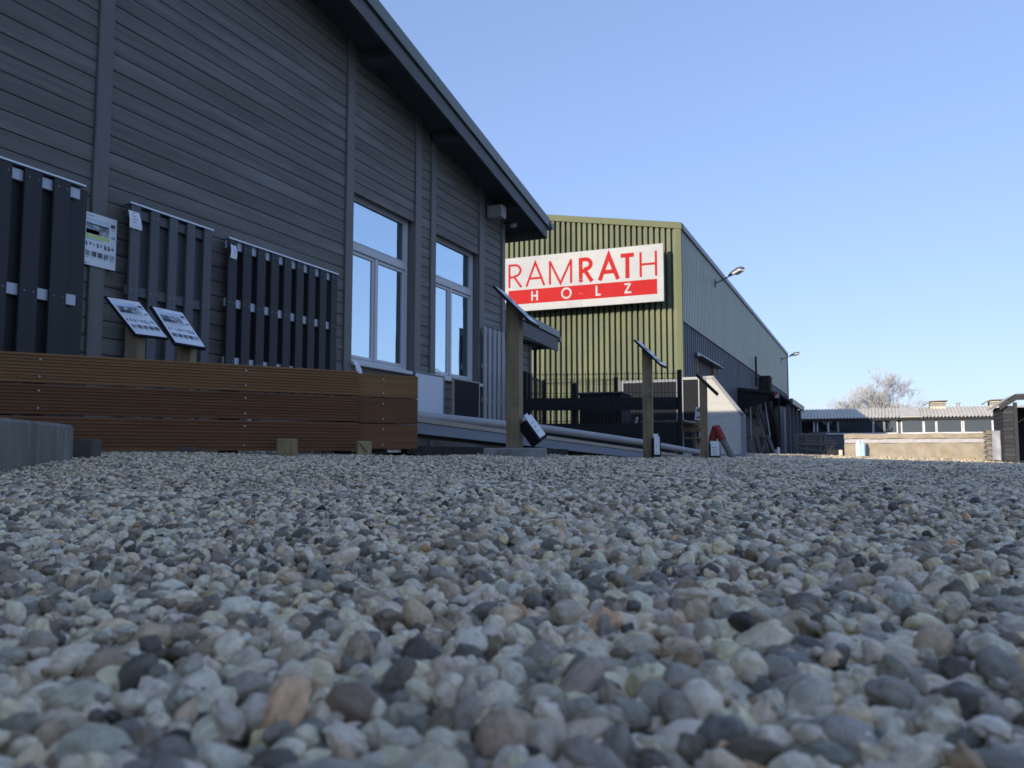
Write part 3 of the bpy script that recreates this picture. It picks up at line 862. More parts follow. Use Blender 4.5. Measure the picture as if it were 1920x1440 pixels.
# crack on the second block
MB().bar((-.03, -.0445, .078), (.012, -.0445, .028), .007, .003).build('crack', M_dark, bpy.data.objects['wood_block.001'], world=False)

# ---------------------------------------------------------------- display stands
def stand(lab, base, h_post, sec, TL, W, S, face, prz=0, zb=None):
    """post plus tilted board given by its top left corner, its width and its slope vector"""
    x, y = base
    z0 = gz(x, y) - .02 if zb is None else zb
    t = thing('display_stand', lab, 'display stand', (x, y, z0), 0, 'display stands along the gravel edge')
    TL, W, S = Vector(TL) - Vector((x, y, z0)), Vector(W), Vector(S)
    n = W.cross(S).normalized()
    if n.z < 0: n = -n
    # post with a slanted top that carries the board
    cs = [Matrix.Rotation(prz, 3, 'Z') @ Vector((a * sec / 2, b * sec / 2, 0)) for a, b in ((-1, -1), (1, -1), (1, 1), (-1, 1))]
    def top(c): return TL.z - .018 - (n.x * (c.x - TL.x) + n.y * (c.y - TL.y)) / n.z
    v = [(c.x, c.y, 0) for c in cs] + [(c.x, c.y, max(h_post, top(c))) if h_post > 0 else (c.x, c.y, top(c)) for c in cs]
    MB().add(v, [(3, 2, 1, 0), (4, 5, 6, 7), (0, 1, 5, 4), (1, 2, 6, 5), (2, 3, 7, 6), (3, 0, 4, 7)]).build('post', M_post, t, world=False)
    def P(u, v_, d): return tuple(TL + W * u + S * v_ + n * d)
    bd = MB(); e = .035
    vv = [P(u, w, d) for d in (-.016, 0) for (u, w) in ((-e, -e), (1 + e, -e), (1 + e, 1 + e), (-e, 1 + e))]
    bd.add(vv, [(0, 1, 2, 3), (7, 6, 5, 4), (0, 4, 5, 1), (1, 5, 6, 2), (2, 6, 7, 3), (3, 7, 4, 0)])
    bd.build('board', M_black, t, world=False)
    printed(t, lambda u, w, d: P(u, w, d + .0005), face, .002)
    return t


def a4(c, ang, w=.21):
    h = Vector((cos(ang), sin(ang), 0)); W = Vector((-sin(ang), cos(ang), 0)) * w; S = h * .21 + Vector((0, 0, -.21))
    return Vector(c) - W / 2 - S / 2, W, S


stand('display stand with sloping leaflet board behind the planks, beside the poster', (-4.02, 3.655), -1, .08, (-4.099, 3.509, .990), (.041, .195, 0), (.149, .084, -.213), leaflet_print(11, False), .3)
stand('second sloping leaflet board behind the planks, in front of the slate-blue panel', (-3.43, 3.47), -1, .075, (-3.540, 3.324, .864), (-.004, .214, 0), (.210, -.037, -.209), leaflet_print(12, False), .3)
stand('tall weathered post with edge-on sloping board standing on a concrete slab', (-1.955, 4.60), -1, .082, *a4((-1.93, 4.58, .962), radians(7)), leaflet_print(13, False), .1, .105)
stand('weathered display post with sloping board by the ramp foot', (-1.70, 6.86), -1, .08, *a4((-1.663, 6.85, .912), radians(0)), leaflet_print(14, False), .15)
stand('farthest display post with dark board seen from below', (-1.64, 9.10), -1, .078, *a4((-1.60, 9.15, .825), radians(12)), leaflet_print(15, False), .1)

slab = MB().cbox((-.185, -.11, 0), (.185, .11, .085), .008).build('concrete_slab', M_conc)
slab.location = (-1.935, 4.56, .022); slab.rotation_euler = (0, 0, radians(23))
tag(slab, 'grey concrete slab under the tall display post', 'concrete slab')

def leaflet_box(lab, loc, rz, s, tilt):
    t = thing('leaflet_box', lab, 'leaflet box', loc, rz, 'leaflet boxes at the display posts')
    w, d, h = s
    b = MB()
    R_ = Matrix.Rotation(tilt, 3, 'Y')
    for (a0, a1) in (((0, 0, 0), (w, d, .006)), ((0, 0, .006), (.006, d, h)), ((w - .006, 0, .006), (w, d, h)), ((.006, 0, .006), (w - .006, .006, h)), ((.006, d - .006, .006), (w - .006, d, h))):
        b.box(a0, a1)
    b.moved(lambda p: R_ @ p).build('box', M_black, t, world=False)
    q = MB(); q.box((.012, .012, .02), (.024, d - .012, h + .035)); q.moved(lambda p: R_ @ p)
    s_ = q.build('leaflets', M_paper, t, world=False)
    q = MB(); q.box((w + .001, .01, .02), (w + .003, d - .01, h + .012)); q.moved(lambda p: R_ @ p)
    s_ = q.build('front_sheet', M_paper, t, world=False)
    q = MB()
    for k in range(4):
        q.box((w + .0032, .025, h * (.2 + .18 * k)), (w + .0038, d - .03 - .01 * (k % 2), h * (.2 + .18 * k) + .008))
    q.moved(lambda p: R_ @ p).build('print', M_pgrey, s_, world=False)
    return t


# tilted box on the first slab
rv, qv, zv = Vector((.919, .394, 0)), Vector((.394, -.919, 0)), Vector((0, 0, 1))
av_ = rv * .587 - zv * .81; bv_ = rv * .81 + zv * .587
u1 = -bv_ * .707 - qv * .707; u2 = bv_ * .707 - qv * .707
E0 = Vector((-1.868, 4.557, .268))
t = thing('leaflet_box', 'black leaflet box tipped over beside the tall post, white leaflets showing', 'leaflet box', (-1.80, 4.58, .11), 0, 'leaflet boxes at the display posts')
def tip(b): return b.moved(lambda p: E0 + av_ * p.x + u1 * p.y + u2 * p.z)
b = MB(); w, d, h = .155, .082, .075
for a0, a1 in (((0, 0, 0), (.005, d, h)), ((w - .005, 0, 0), (w, d, h)), ((.005, 0, 0), (w - .005, .005, h)), ((.005, d - .005, 0), (w - .005, d, h)), ((.005, .005, 0), (w - .005, d - .005, .005))):
    b.box(a0, a1)
tip(b).build('box', M_black, t)
q = MB(); q.box((-.012, -.004, .012), (.135, -.001, h - .004)); sh_ = tip(q).build('front_sheet', M_paper, t)
q = MB()
for k in range(3): q.box((.03 + .03 * k, -.0055, .025), (.036 + .03 * k, -.0045, .05 - .006 * k))
tip(q).build('print', M_pgrey, sh_)
q = MB(); q.box((-.03, .012, .03), (.10, .016, h - .01)); q.box((-.022, .024, .02), (.10, .034, h - .008)); tip(q).build('leaflets', M_paper, t)
leaflet_box('black leaflet box with printed front sheet at the middle display post', (-1.66, 6.80, .045), radians(-60), (.05, .065, .155), 0)
leaflet_box('black leaflet box at the foot of the farthest display post', (-1.575, 9.0, .03), radians(-70), (.06, .11, .14), 0)

# ---------------------------------------------------------------- sloping deck beside the posts
ramp = thing('deck_ramp', 'low sloping decking platform with tan and blue-grey edge boards', 'decking', (-2.45, 4.3, 0))
NA, NB = Vector((-2.46, 4.05, 0)), Vector((-1.86, 11.2, 0))
def rz_(f): return .300 + (-.006 - .300) * f
nd = (NB - NA).normalized(); nn = Vector((-nd.y, nd.x, 0))
def rstrip(nm, o0, o1, d0, d1, m, f0=0, f1=1):
    v = []
    for f in (f0, f1):
        for (o, d) in ((o0, d0), (o1, d0), (o1, d1), (o0, d1)):
            p = NA.lerp(NB, f) + nn * d; v.append((p.x, p.y, rz_(f) + o))
    MB().add(v, [(0, 1, 2, 3), (7, 6, 5, 4), (0, 4, 5, 1), (1, 5, 6, 2), (2, 6, 7, 3), (3, 7, 4, 0)]).build(nm, m, ramp)
rstrip('edge_board', -.030, -.003, -.004, .14, M_tan)
rstrip('fascia_board', -.098, -.033, .004, .03, M_blue)
for k in range(6):
    rstrip('deck_board', -.030, -.003, .146 + .146 * k, .286 + .146 * k, M_tan)
for f in (.03, .2, .37):
    p = NA.lerp(NB, f) + nn * .3
    MB().bar((p.x - .25, p.y, .03), (p.x + .25, p.y + .02, .03), .09, .1).build('bearer', M_dark, ramp)
MB().bar((-2.48, 4.2, .095), (-2.2, 6.2, .085), .05, .045).build('bearer', M_dark, ramp)
lg = MB().tube([(-3.03, 5.0, .352), (-2.66, 7.1, .292), (-2.33, 9.15, .196), (-1.98, 11.3, .065)], .034, 14).build('round_pole', M_log)
tag(lg, 'long silver-grey round pole lying along the far side of the decking', 'pole')
# grass tufts at the deck foot
gr = MB()
for i in range(420):
    f = random.uniform(.28, 1.0); p = NA.lerp(NB, f) + nn * random.uniform(-.06, .04)
    z0 = gz(p.x, p.y); hh = random.uniform(.015, .05); a_ = random.uniform(0, 6.28); le = random.uniform(.005, .03)
    gr.add([(p.x - .0016, p.y, z0), (p.x + .0016, p.y, z0), (p.x + cos(a_) * le, p.y + sin(a_) * le, z0 + hh)], [(0, 1, 2)])
o = gr.build('grass', M_grass, kind='stuff'); o['label'] = 'thin dry grass growing along the foot of the decking'

# ---------------------------------------------------------------- mesh fence with privacy strips
def mesh_fence(lab, pts, ztops, zlow, strips, posts=True, step=.05):
    t = thing('mesh_fence', lab, 'fence', (pts[0][0], pts[0][1], 0))
    for (x, y), zt_ in zip(pts, ztops):
        MB().cbox((x - .03, y - .03, 0), (x + .03, y + .03, zt_), .005).build('post', M_black, t)
    w = MB()
    for (p, q, za, zb) in zip(pts[:-1], pts[1:], ztops[:-1], ztops[1:]):
        P, Q = Vector((*p, 0)), Vector((*q, 0)); L_ = (Q - P).length; n = int(L_ / step)
        for i in range(1, n):
            r = P.lerp(Q, i / n); zz = za + (zb - za) * i / n
            w.box((r.x - .0028, r.y - .0028, zlow), (r.x + .0028, r.y + .0028, zz - .02))
        for z in np.arange(zlow + .03, min(za, zb) - .02, .2):
            w.bar((P.x, P.y - .006, z), (Q.x, Q.y - .006, z), .006)
        w.bar((P.x, P.y - .006, za - .05), (Q.x, Q.y - .006, zb - .05), .008)
        for (s0, s1) in strips:
            MB().bar((P.x, P.y + .008, (s0 + s1) / 2), (Q.x, Q.y + .008, (s0 + s1) / 2), .006, s1 - s0).build('privacy_strip', M_black, t)
    w.build('wire_mesh', M_black, t, kind='stuff')
    return t


mesh_fence('black wire mesh fence with two wide black privacy strips behind the decking', [(-4.53, 11.06), (-2.43, 11.66)], (1.25, 1.25), .1, ((.685, .865), (.1, .50)))
mesh_fence('farther black mesh fence in front of the warehouse', [(-4.53, 11.2), (-4.75, 12.4), (-3.70, 12.85)], (1.24, 1.24, 1.29), .15, ())
for (x, y, z) in ((-3.886, 11.24, 1.086),):
    pp = MB().cbox((x - .035, y + .1, 0), (x + .035, y + .17, z), .008).build('fence_post', M_black)
    tag(pp, 'short black post just behind the mesh fence', 'post')

# storage box, table, bench and notice behind the fence
sb = thing('garden_chest', 'dark wooden chest with a lid standing behind the mesh fence', 'chest', (-3.65, 12.2, 0))
MB().cbox((-4.0, 11.9, .1), (-3.35, 12.45, .95), .01).build('body', M_dark, sb)
MB().cbox((-4.04, 11.86, .952), (-3.31, 12.5, .985), .01).build('lid', M_slat2, sb)
MB().box((-3.86, 11.87, .987), (-3.74, 12.0, .995)).build('leaflet', M_paper, sb)
tb = thing('garden_table', 'slatted wooden garden table behind the mesh fence', 'table', (-2.9, 12.9, 0))
for k in range(7):
    MB().cbox((-3.25 + .1 * k, 12.6, .55), (-3.16 + .1 * k, 13.9, .578), .004).build('slat', M_rlog, tb)
for (x, y) in ((-3.2, 12.7), (-2.65, 12.7), (-3.2, 13.8), (-2.65, 13.8)):
    MB().cbox((x - .03, y - .03, 0), (x + .03, y + .03, .55), .004).build('leg', M_rlog, tb)
bn = thing('garden_bench', 'weathered wooden bench in front of the dark panel', 'bench', (-2.6, 13.2, 0))
for k in range(4):
    MB().cbox((-2.82, 13.1 + .1 * k, .30), (-2.42, 13.18 + .1 * k, .325), .004).build('seat_slat', M_post, bn)
for k in range(2):
    MB().cbox((-2.80, 13.52, .42 + .1 * k), (-2.46, 13.545, .50 + .1 * k), .004).build('back_slat', M_post, bn)
for x in (-2.79, -2.47):
    MB().bar((x, 13.12, .05), (x, 13.3, .30), .05, .05).build('leg', M_post, bn)
    MB().bar((x, 13.45, .05), (x, 13.56, .62), .05, .05).build('leg', M_post, bn)
ns = thing('notice_sheet', 'white printed notice on a short stake beside the black fence post', 'notice', (-2.35, 12.3, 0))
printed(ns, lambda u, v, d: (.02 + u * .165 - v * .02, -d, .755 - v * .19), [(.1, .12, .6, .38, 0), (.1, .42, .5, .46, 1), (.15, .55, .28, .65, 3), (.4, .55, .5, .65, 3), (.6, .55, .7, .65, 3), (.08, .75, .9, .88, 0)])
MB().cbox((.085, .002, 0), (.105, .022, .75), .003).build('stake', M_post, ns, world=False)
lad = thing('garden_chair', 'pale folded garden chair behind the mesh fence', 'chair', (-3.3, 12.0, 0))
for x in (-3.42, -3.22): MB().bar((x, 11.95, .1), (x + .03, 12.2, .62), .03).build('leg', M_pale, lad)
for k in range(3): MB().bar((-3.42, 12.0 + .05 * k, .25 + .12 * k), (-3.2, 12.0 + .05 * k, .25 + .12 * k), .03, .05).build('slat', M_pale, lad)

# ---------------------------------------------------------------- privacy panels in front of the warehouse
def framed(lab, x0, x1, y, z1, mf, mp, w=.07, z0=.02):
    t = thing('privacy_panel', lab, 'fence panel', (x0, y, 0), 0, 'privacy panels in front of the warehouse')
    MB().box((x0 + w, y + .01, z0 + w), (x1 - w, y + .03, z1 - w)).build('infill', mp, t)
    MB().cbox((x0, y - .02, 0), (x0 + w, y + .05, z1), .004).build('post', mf, t)
    MB().cbox((x1 - w, y - .02, 0), (x1, y + .05, z1), .004).build('post', mf, t)
    MB().cbox((x0 + w, y - .018, z1 - w), (x1 - w, y + .048, z1 - .002), .004).build('rail', mf, t)
    MB().cbox((x0 + w, y - .018, z0), (x1 - w, y + .048, z0 + w), .004).build('rail', mf, t)
    return t


framed('wide dark privacy panel with lilac-grey frame', -6.05, -4.50, 21.5, 2.0, M_lilac, M_dpan)
framed('narrow dark privacy panel with pale frame next to the slanted one', -4.46, -3.93, 21.5, 2.04, M_pale, M_dpan)
sl = thing('privacy_panel', 'cream white privacy panel with a slanted top edge', 'fence panel', (-3.88, 21.5, 0), 0, 'privacy panels in front of the warehouse')
MB().prism([(-3.80, .06), (-2.95, .06), (-2.95, 1.02), (-3.66, 1.99), (-3.80, 1.99)], 'y', 21.51, 21.53).build('infill', M_cwall, sl)
MB().cbox((-3.88, 21.48, -.02), (-3.802, 21.55, 2.05), .004).build('post', M_lilac, sl)
MB().cbox((-2.948, 21.48, -.03), (-2.84, 21.55, 1.06), .004).build('post', M_lilac, sl)
MB().bar((-3.64, 21.515, 2.02), (-2.90, 21.515, 1.04), .07, .08).build('slanted_rail', M_lilac, sl)
MB().cbox((-3.80, 21.482, 1.99), (-3.60, 21.548, 2.05), .004).build('rail', M_pale, sl)
MB().cbox((-3.80, 21.482, .0), (-2.95, 21.548, .06), .004).build('rail', M_lilac, sl)
for k in range(5):
    MB().box((-3.80, 21.506, .35 + .33 * k), (-2.95 - max(0, (.35 + .33 * k - 1.0)) * .73, 21.5095, .354 + .33 * k)).build('joint', M_pale, sl)

# swing beam on an A of round timbers
sw = thing('swing_frame', 'round timber swing beam on an A-frame with red connectors', 'swing frame', (-1.95, 11.2, 0))
AX = Vector((-1.858, 11.2, .406))
MB().tube([AX + Vector((-.20, 1.1, .03)), AX + Vector((-.01, .03, .0))], .045, 12).build('beam', M_post, sw)
for dx, dy in ((.235, -.1), (-.15, .05)):
    e = Vector((AX.x + dx, AX.y + dy, gz(AX.x + dx, AX.y + dy) - .02))
    m1 = AX.lerp(e, .33)
    MB().tube([m1, e], .042, 12).build('leg', M_rlog, sw)
    MB().tube([AX + Vector((0, 0, .02)), m1 + (e - m1).normalized() * .02], .053, 12).build('connector', M_redp, sw)

# ---------------------------------------------------------------- the warehouse
WY, SX = 24.0, -4.9
wh = thing('warehouse', 'big olive green corrugated warehouse with grey side wall', 'warehouse', (SX, WY, 0))
WEND, WLEFT, WR = 58.7, -27.0, -16.0
def wtop(x): return 6.84 + .17 * (SX - x) if x > WR else 6.84 + .17 * (SX - WR) - .17 * (WR - x)
MB().prism([(WLEFT, -.3), (SX - .10, -.3), (SX - .10, wtop(SX) - .22), (WR, wtop(WR) - .2), (WLEFT, wtop(WLEFT) - .2)], 'y', WY + .14, WEND - .05).build('wall', M_dark, wh)
RP = .174
def sheet_profile(n, pitch, depth, crest, flank):
    """list of (along, out)"""
    pts = []
    val = pitch - crest - 2 * flank
    for i in range(n):
        a = i * pitch
        pts += [(a, 0), (a + val, 0), (a + val + flank, depth), (a + val + flank + crest, depth)]
    pts.append((n * pitch, 0))
    return pts
def front_sheet(x_right, n):
    """n ribs to the left of x_right, trimmed to the gable"""
    pr = sheet_profile(n, RP, .115, .098, .008)
    v, f = [], []
    for (a, o) in pr:
        x = x_right - n * RP + a
        v += [(x, WY + .11 - o, -.1), (x, WY + .11 - o, wtop(x) - .12)]
    for i in range(len(pr) - 1): f.append((2 * i, 2 * i + 2, 2 * i + 3, 2 * i + 1))
    MB().add(v, f).build('cladding_sheet', M_green, wh)
xr = SX - .12
while xr > WLEFT:
    front_sheet(xr, 6); xr -= 6 * RP
MB().cbox((SX - .13, WY - .03, -.1), (SX + .02, WY + .10, wtop(SX) - .14), .006).build('corner_flashing', M_gtrim, wh)
# gable flashing in lengths
xa = SX + .04
while xa > -15.9:
    xb = max(xa - 2.45, WR)
    p = [(xb + .006, wtop(xb) - .19), (xa, wtop(xa) - .19), (xa, wtop(xa)), (xb + .006, wtop(xb))]
    MB().prism(p, 'y', WY - .05, WY + .13).build('gable_flashing', M_gtrim, wh)
    xa = xb
MB().prism([(WR, wtop(WR)), (WR, wtop(WR) - .15), (SX + .03, wtop(SX) - .15), (SX + .03, wtop(SX) - .01)], 'y', WY + .132, WEND).build('roof', M_gtrim, wh)
MB().prism([(WLEFT - .1, wtop(WLEFT)), (WLEFT - .1, wtop(WLEFT) - .15), (WR, wtop(WR) - .15), (WR, wtop(WR))], 'y', WY + .132, WEND).build('roof', M_gtrim, wh)
# side wall sheets
def side_sheet(y0, n, z0, z1, depth, m, xo=0.0):
    RPs = .25 if z1 > 5 else .335
    n = max(1, round(n * RP / RPs))
    pr = sheet_profile(n, RPs, depth, RPs * .3, .03)
    v, f = [], []
    for (a, o) in pr: v += [(SX - .06 + xo + o, y0 + a, z0), (SX - .06 + xo + o, y0 + a, z1)]
    for i in range(len(pr) - 1): f.append((2 * i, 2 * i + 2, 2 * i + 3, 2 * i + 1))
    MB().add(v, f).build('side_sheet', m, wh)
y = WY + .12
while y < WEND - .3:
    n = 1.0 / RP
    if y + 1.02 > WEND: break
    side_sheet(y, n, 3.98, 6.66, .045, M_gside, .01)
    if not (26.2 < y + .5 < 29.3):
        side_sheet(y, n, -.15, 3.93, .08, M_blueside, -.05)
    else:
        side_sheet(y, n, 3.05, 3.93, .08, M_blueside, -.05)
    y += 1.0
MB().box((SX - .08, WY + .12, 3.935), (SX + .015, WEND, 3.975)).build('drip_flashing', M_pale, wh)
MB().cbox((SX - .1, WY + .14, 6.66), (SX + .05, WEND + .05, 6.83), .006).build('eave_flashing', M_lgrey, wh)
MB().cbox((SX - .1, WEND - .05, -.1), (SX + .02, WEND + .06, 6.66), .006).build('corner_flashing', M_lgrey, wh)
# doorway with canopy rail
d = MB(); d.box((SX - .1, 26.2, -.1), (SX - .06, 29.4, 3.05)); d.build('doorway', M_black, wh)
d = MB(); d.box((SX - .06, 26.2, -.1), (SX + .01, 26.32, 3.05)); d.box((SX - .06, 29.28, -.1), (SX + .01, 29.4, 3.05)); d.build('door_frame', M_stub, wh)
MB().box((SX - .055, 27.6, 0), (SX - .03, 29.28, 2.6)).build('door', M_brown, wh)
hd = MB(); hd.cbox((SX, 26.0, 3.08), (SX + .22, 30.2, 3.11), .004); hd.cbox((SX, 26.0, 3.112), (SX + .06, 30.2, 3.24), .004)
hd.build('door_hood', M_lgrey, wh)

# lamps on the side wall
def wall_lamp(y, z, lab):
    t = thing('wall_lamp', lab, 'lamp', (SX, y, z), 0, 'lamps on arms along the warehouse side')
    MB().cbox((-.03, -.05, -.14), (.035, .05, .14), .006).build('bracket', M_lgrey, t, world=False)
    MB().tube([(.02, 0, 0), (.25, -.25, .02), (.62, -.62, .10)], .024, 8).build('arm', M_lgrey, t, world=False)
    h = MB(); R_ = Matrix.Rotation(radians(-45), 3, 'Z') @ Matrix.Rotation(radians(-10), 3, 'Y')
    prof = [(0, .055, .05), (.15, .08, .075), (.42, .11, .085), (.56, .10, .06), (.60, .06, .02)]
    v, f = [], []
    for (a, w_, hh) in prof:
        v += [(a, -w_, 0), (a, -w_ * .6, hh), (a, w_ * .6, hh), (a, w_, 0)]
    for i in range(len(prof) - 1):
        for k in range(4): f.append((i * 4 + k, i * 4 + (k + 1) % 4, i * 4 + 4 + (k + 1) % 4, i * 4 + 4 + k))
    f += [(0, 1, 2, 3), (16, 19, 18, 17)]
    h.add(v, f); off = Vector((.60, -.60, .09))
    h.moved(lambda p: R_ @ (p * 1.25) + off).build('lamp_head', M_lgrey, t, world=False)
    h = MB().cbox((.22, -.10, -.06), (.56, .10, .004), .02); h.moved(lambda p: R_ @ (p * 1.25) + off).build('lens', M_lens, t, world=False)
    return t


wall_lamp(29.95, 6.16, 'grey lamp on an arm high on the warehouse side, nearer the sign')
wall_lamp(54.2, 5.95, 'grey lamp on an arm at the far end of the warehouse side')

# the sign
sg = thing('sign_board', 'large white sign with red lettering RAMRATH HOLZ on the green wall', 'sign', (-7.8, 23.45, 4.44))
SYF = 23.45
for i, (a, b_) in enumerate(((-10.305, -7.80), (-7.797, -5.295))):
    MB().cbox((a, SYF, 4.44), (b_, SYF + .05, 6.135), .006).build('panel', M_white, sg)
fr = MB()
for x in (-10.1, -8.4, -7.2, -5.5):
    fr.box((x - .03, SYF + .052, 4.5), (x + .03, SYF + .11, 6.08))
    fr.box((x - .03, SYF + .11, 4.7), (x + .03, WY - .01, 4.78)); fr.box((x - .03, SYF + .11, 5.8), (x + .03, WY - .01, 5.88))
fr.build('mounting_frame', M_lgrey, sg)

def stroke_poly(pts, w):
    """flat outline of a polyline stroke, mitred"""
    P = [Vector((p[0], p[1])) for p in pts]; Lf, Rt = [], []
    for i, p in enumerate(P):
        d0 = (p - P[i - 1]).normalized() if i else (P[1] - P[0]).normalized()
        d1 = (P[i + 1] - p).normalized() if i < len(P) - 1 else d0
        n0 = Vector((-d0.y, d0.x)); n1 = Vector((-d1.y, d1.x)); m = (n0 + n1)
        m = m.normalized() if m.length > 1e-4 else n0
        k = 1 / max(.35, m.dot(n0))
        Lf.append(p + m * w / 2 * k); Rt.append(p - m * w / 2 * k)
    return Lf, Rt


def letter(strokes, x0, x1, z0, z1, w, m, y0=SYF, th=.006, nm='letter'):
    """strokes in unit space; w in metres"""
    b = MB()
    for j, (pts, closed) in enumerate(strokes):
        Q = [(x0 + p[0] * (x1 - x0), z0 + p[1] * (z1 - z0)) for p in pts]
        if closed: Q = Q + [Q[0], Q[1]]
        Lf, Rt = stroke_poly(Q, w)
        n = len(Q) - (1 if closed else 0)
        yy = y0 - th - .0004 * j
        for i in range(n - 1):
            a, c, d_, e = Lf[i], Lf[i + 1], Rt[i + 1], Rt[i]
            v = [(q.x, yy, q.y) for q in (e, d_, c, a)] + [(q.x, y0 + .0, q.y) for q in (e, d_, c, a)]
            b.add(v, [(0, 1, 2, 3), (4, 7, 6, 5), (0, 4, 5, 1), (1, 5, 6, 2), (2, 6, 7, 3), (3, 7, 4, 0)])
    return b.build(nm, m, sg)


def lin(*p): return ([*p], False)
def arc(cx, cz, rx, rz, a0, a1, n=12):
    return [(cx + rx * cos(radians(a0 + (a1 - a0) * i / n)), cz + rz * sin(radians(a0 + (a1 - a0) * i / n))) for i in range(n + 1)]


def Rl(e, leg0): return [lin((e, 0), (e, 1)), ([(e, 1 - e * .6), (.45, 1 - e * .6)] + arc(.45, .725, .5 - e, .275 - e * .6, 88, -88) + [(.45, .45), (e, .45)], False), lin((.42, .46), (leg0, 0))]
def Al(e): return [lin((e, 0), (.5, 1), (1 - e, 0)), lin((.22, .33), (.78, .33))]
def Ml(e): return [lin((e, 0), (e, 1)), lin((e, .97), (.5, .03), (1 - e, .97)), lin((1 - e, 0), (1 - e, 1))]
def Tl(t_): return [lin((.5, 0), (.5, 1)), lin((0, 1 - t_), (1, 1 - t_))]
def Hl(e): return [lin((e, 0), (e, 1)), lin((1 - e, 0), (1 - e, 1)), lin((e, .5), (1 - e, .5))]
zl0, zl1 = 5.195, 5.93
letter(Rl(.06, .95), -10.164, -9.714, zl0, zl1, .066, M_red)
letter(Al(.05), -9.602, -8.942, zl0, zl1, .066, M_red)
letter(Ml(.04), -8.82, -8.081, zl0, zl1, .066, M_red)
letter(Rl(.12, .90), -7.857, -7.41, zl0, zl1, .118, M_red)
letter(Al(.09), -7.275, -6.588, zl0, zl1, .122, M_red)
letter(Tl(.07), -6.565, -6.165, zl0, zl1, .122, M_red)
letter(Hl(.055), -5.995, -5.486, zl0, zl1, .066, M_red)
MB().box((-10.17, SYF - .004, 4.665), (-5.488, SYF, 5.105)).build('red_band', M_red, sg)
SW = .055; zb0, zb1 = 4.742, 5.045
letter(Hl(.12), -9.404, -9.184, zb0, zb1, SW, M_white, SYF - .0042, .005)
O_ = [(.5 + .46 * cos(radians(a)), .5 + .46 * sin(radians(a))) for a in range(0, 360, 15)]
letter([(O_, True)], -8.417, -8.107, zb0 - .01, zb1 + .01, SW, M_white, SYF - .0042, .005)
letter([lin((.2, 1), (.2, .09), (1, .09))], -7.345, -7.185, zb0, zb1, SW, M_white, SYF - .0042, .005)
letter([lin((.05, .91), (.93, .91)), lin((.86, .93), (.14, .07)), lin((.07, .09), (1, .09))], -6.47, -6.255, zb0, zb1, SW, M_white, SYF - .0042, .005)
s = MB()
for x in list(np.linspace(-10.26, -5.34, 9)) + [-7.84, -7.76]:
    for z in (4.49, 6.085): s.tube([(x, SYF, z), (x, SYF - .009, z)], .011, 6)
for z in (4.85, 5.28, 5.7):
    for x in (-10.26, -7.84, -7.76, -5.34): s.tube([(x, SYF, z), (x, SYF - .009, z)], .011, 6)
s.build('screw_heads', M_lgrey, sg, kind='stuff')

# lean-to canopy further along the side wall with leaning timbers beneath
cn = thing('canopy', 'dark lean-to canopy over stored timber on the warehouse side', 'canopy', (SX, 35, 0))
MB().prism([(SX, 2.66), (SX + 1.62, 2.44), (SX + 1.62, 2.54), (SX, 2.78)], 'y', 35.0, 41.5).build('roof', M_dark, cn)
MB().box((SX, 35.05, 1.75), (SX + .25, 41.0, 2.66)).build('back_board', M_black, cn)
MB().prism([(SX + .25, 1.9), (SX + 1.0, 2.15), (SX + 1.55, 2.46), (SX + .25, 2.62)], 'y', 35.1, 35.16).build('end_board', M_black, cn)
MB().cbox((SX + 1.56, 35.05, .0), (SX + 1.62, 35.11, 2.44), .004).build('post', M_dark, cn)
MB().box((SX + 1.45, 34.97, 2.30), (SX + 1.62, 34.995, 2.52)).build('end_panel', M_pale, cn)
MB().prism([(SX + 1.37, 2.50), (SX + 1.449, 2.36), (SX + 1.60, 2.525)], 'y', 34.962, 34.969).build('corner_plate', M_redp, cn)
c2 = thing('porch_roof', 'grey porch roof with posts at the far end of the warehouse side', 'porch', (SX, 46, 0))
MB().prism([(SX, 2.9), (SX + 1.35, 2.62), (SX + 1.35, 2.80), (SX, 3.1)], 'y', 44.0, 52.0).build('roof', M_shedw, c2)
MB().cbox((SX + 1.30, 44.0, 2.55), (SX + 1.42, 52.1, 2.84), .01).build('fascia_board', M_lgrey, c2)
for y in (44.3, 46.5, 49, 51.6):
    MB().cbox((SX + 1.05, y, -.2), (SX + 1.25, y + .2, 2.62), .01).build('post', M_slat2, c2)
for k in range(8):
    MB().box((SX + .9, 44.4 + .95 * k, -.1), (SX + .93, 44.4 + .95 * k + .93, 2.4)).build('wall_board', M_blueside, c2)
MB().cbox((SX + .02, 42.5, 2.2), (SX + .5, 43.4, 3.9), .02).build('duct', M_dark, c2)
MB().tube([(SX + .12, 40.2, 3.2), (SX + .12, 40.2, 4.6)], .05, 8).build('vent_pipe', M_black, c2)
for k in range(9):
    x = SX + .3 + random.uniform(0, .2); yy = 35.6 + k * .42
    bm_ = MB().bar((x + random.uniform(.3, .6), yy, -.05), (x - .1, yy + random.uniform(-.15, .15), random.uniform(2.0, 2.6)), random.uniform(.05, .1), .04)
    o = bm_.build('leaning_plank', [M_dark, M_lumber, M_dark, M_slat2][k % 4])
    tag(o, 'rough plank leaning on the wall under the dark canopy', 'plank', 'planks leaning under the canopy')
o = MB().bar((SX + 1.15, 35.7, .75), (SX + .95, 36.0, 2.2), .045, .03).build('leaning_plank', M_pale); tag(o, 'pale batten leaning among the dark planks under the canopy', 'plank')
o = MB().bar((SX + .45, 35.3, .6), (SX + .45, 35.3, 2.0), .06, .04).build('leaning_plank', M_pale); tag(o, 'pale upright batten left of the round stone', 'plank')
tr_ = thing('trestle', 'wooden trestle table carrying a round stone under the canopy', 'trestle', (SX + .9, 34.4, 0))
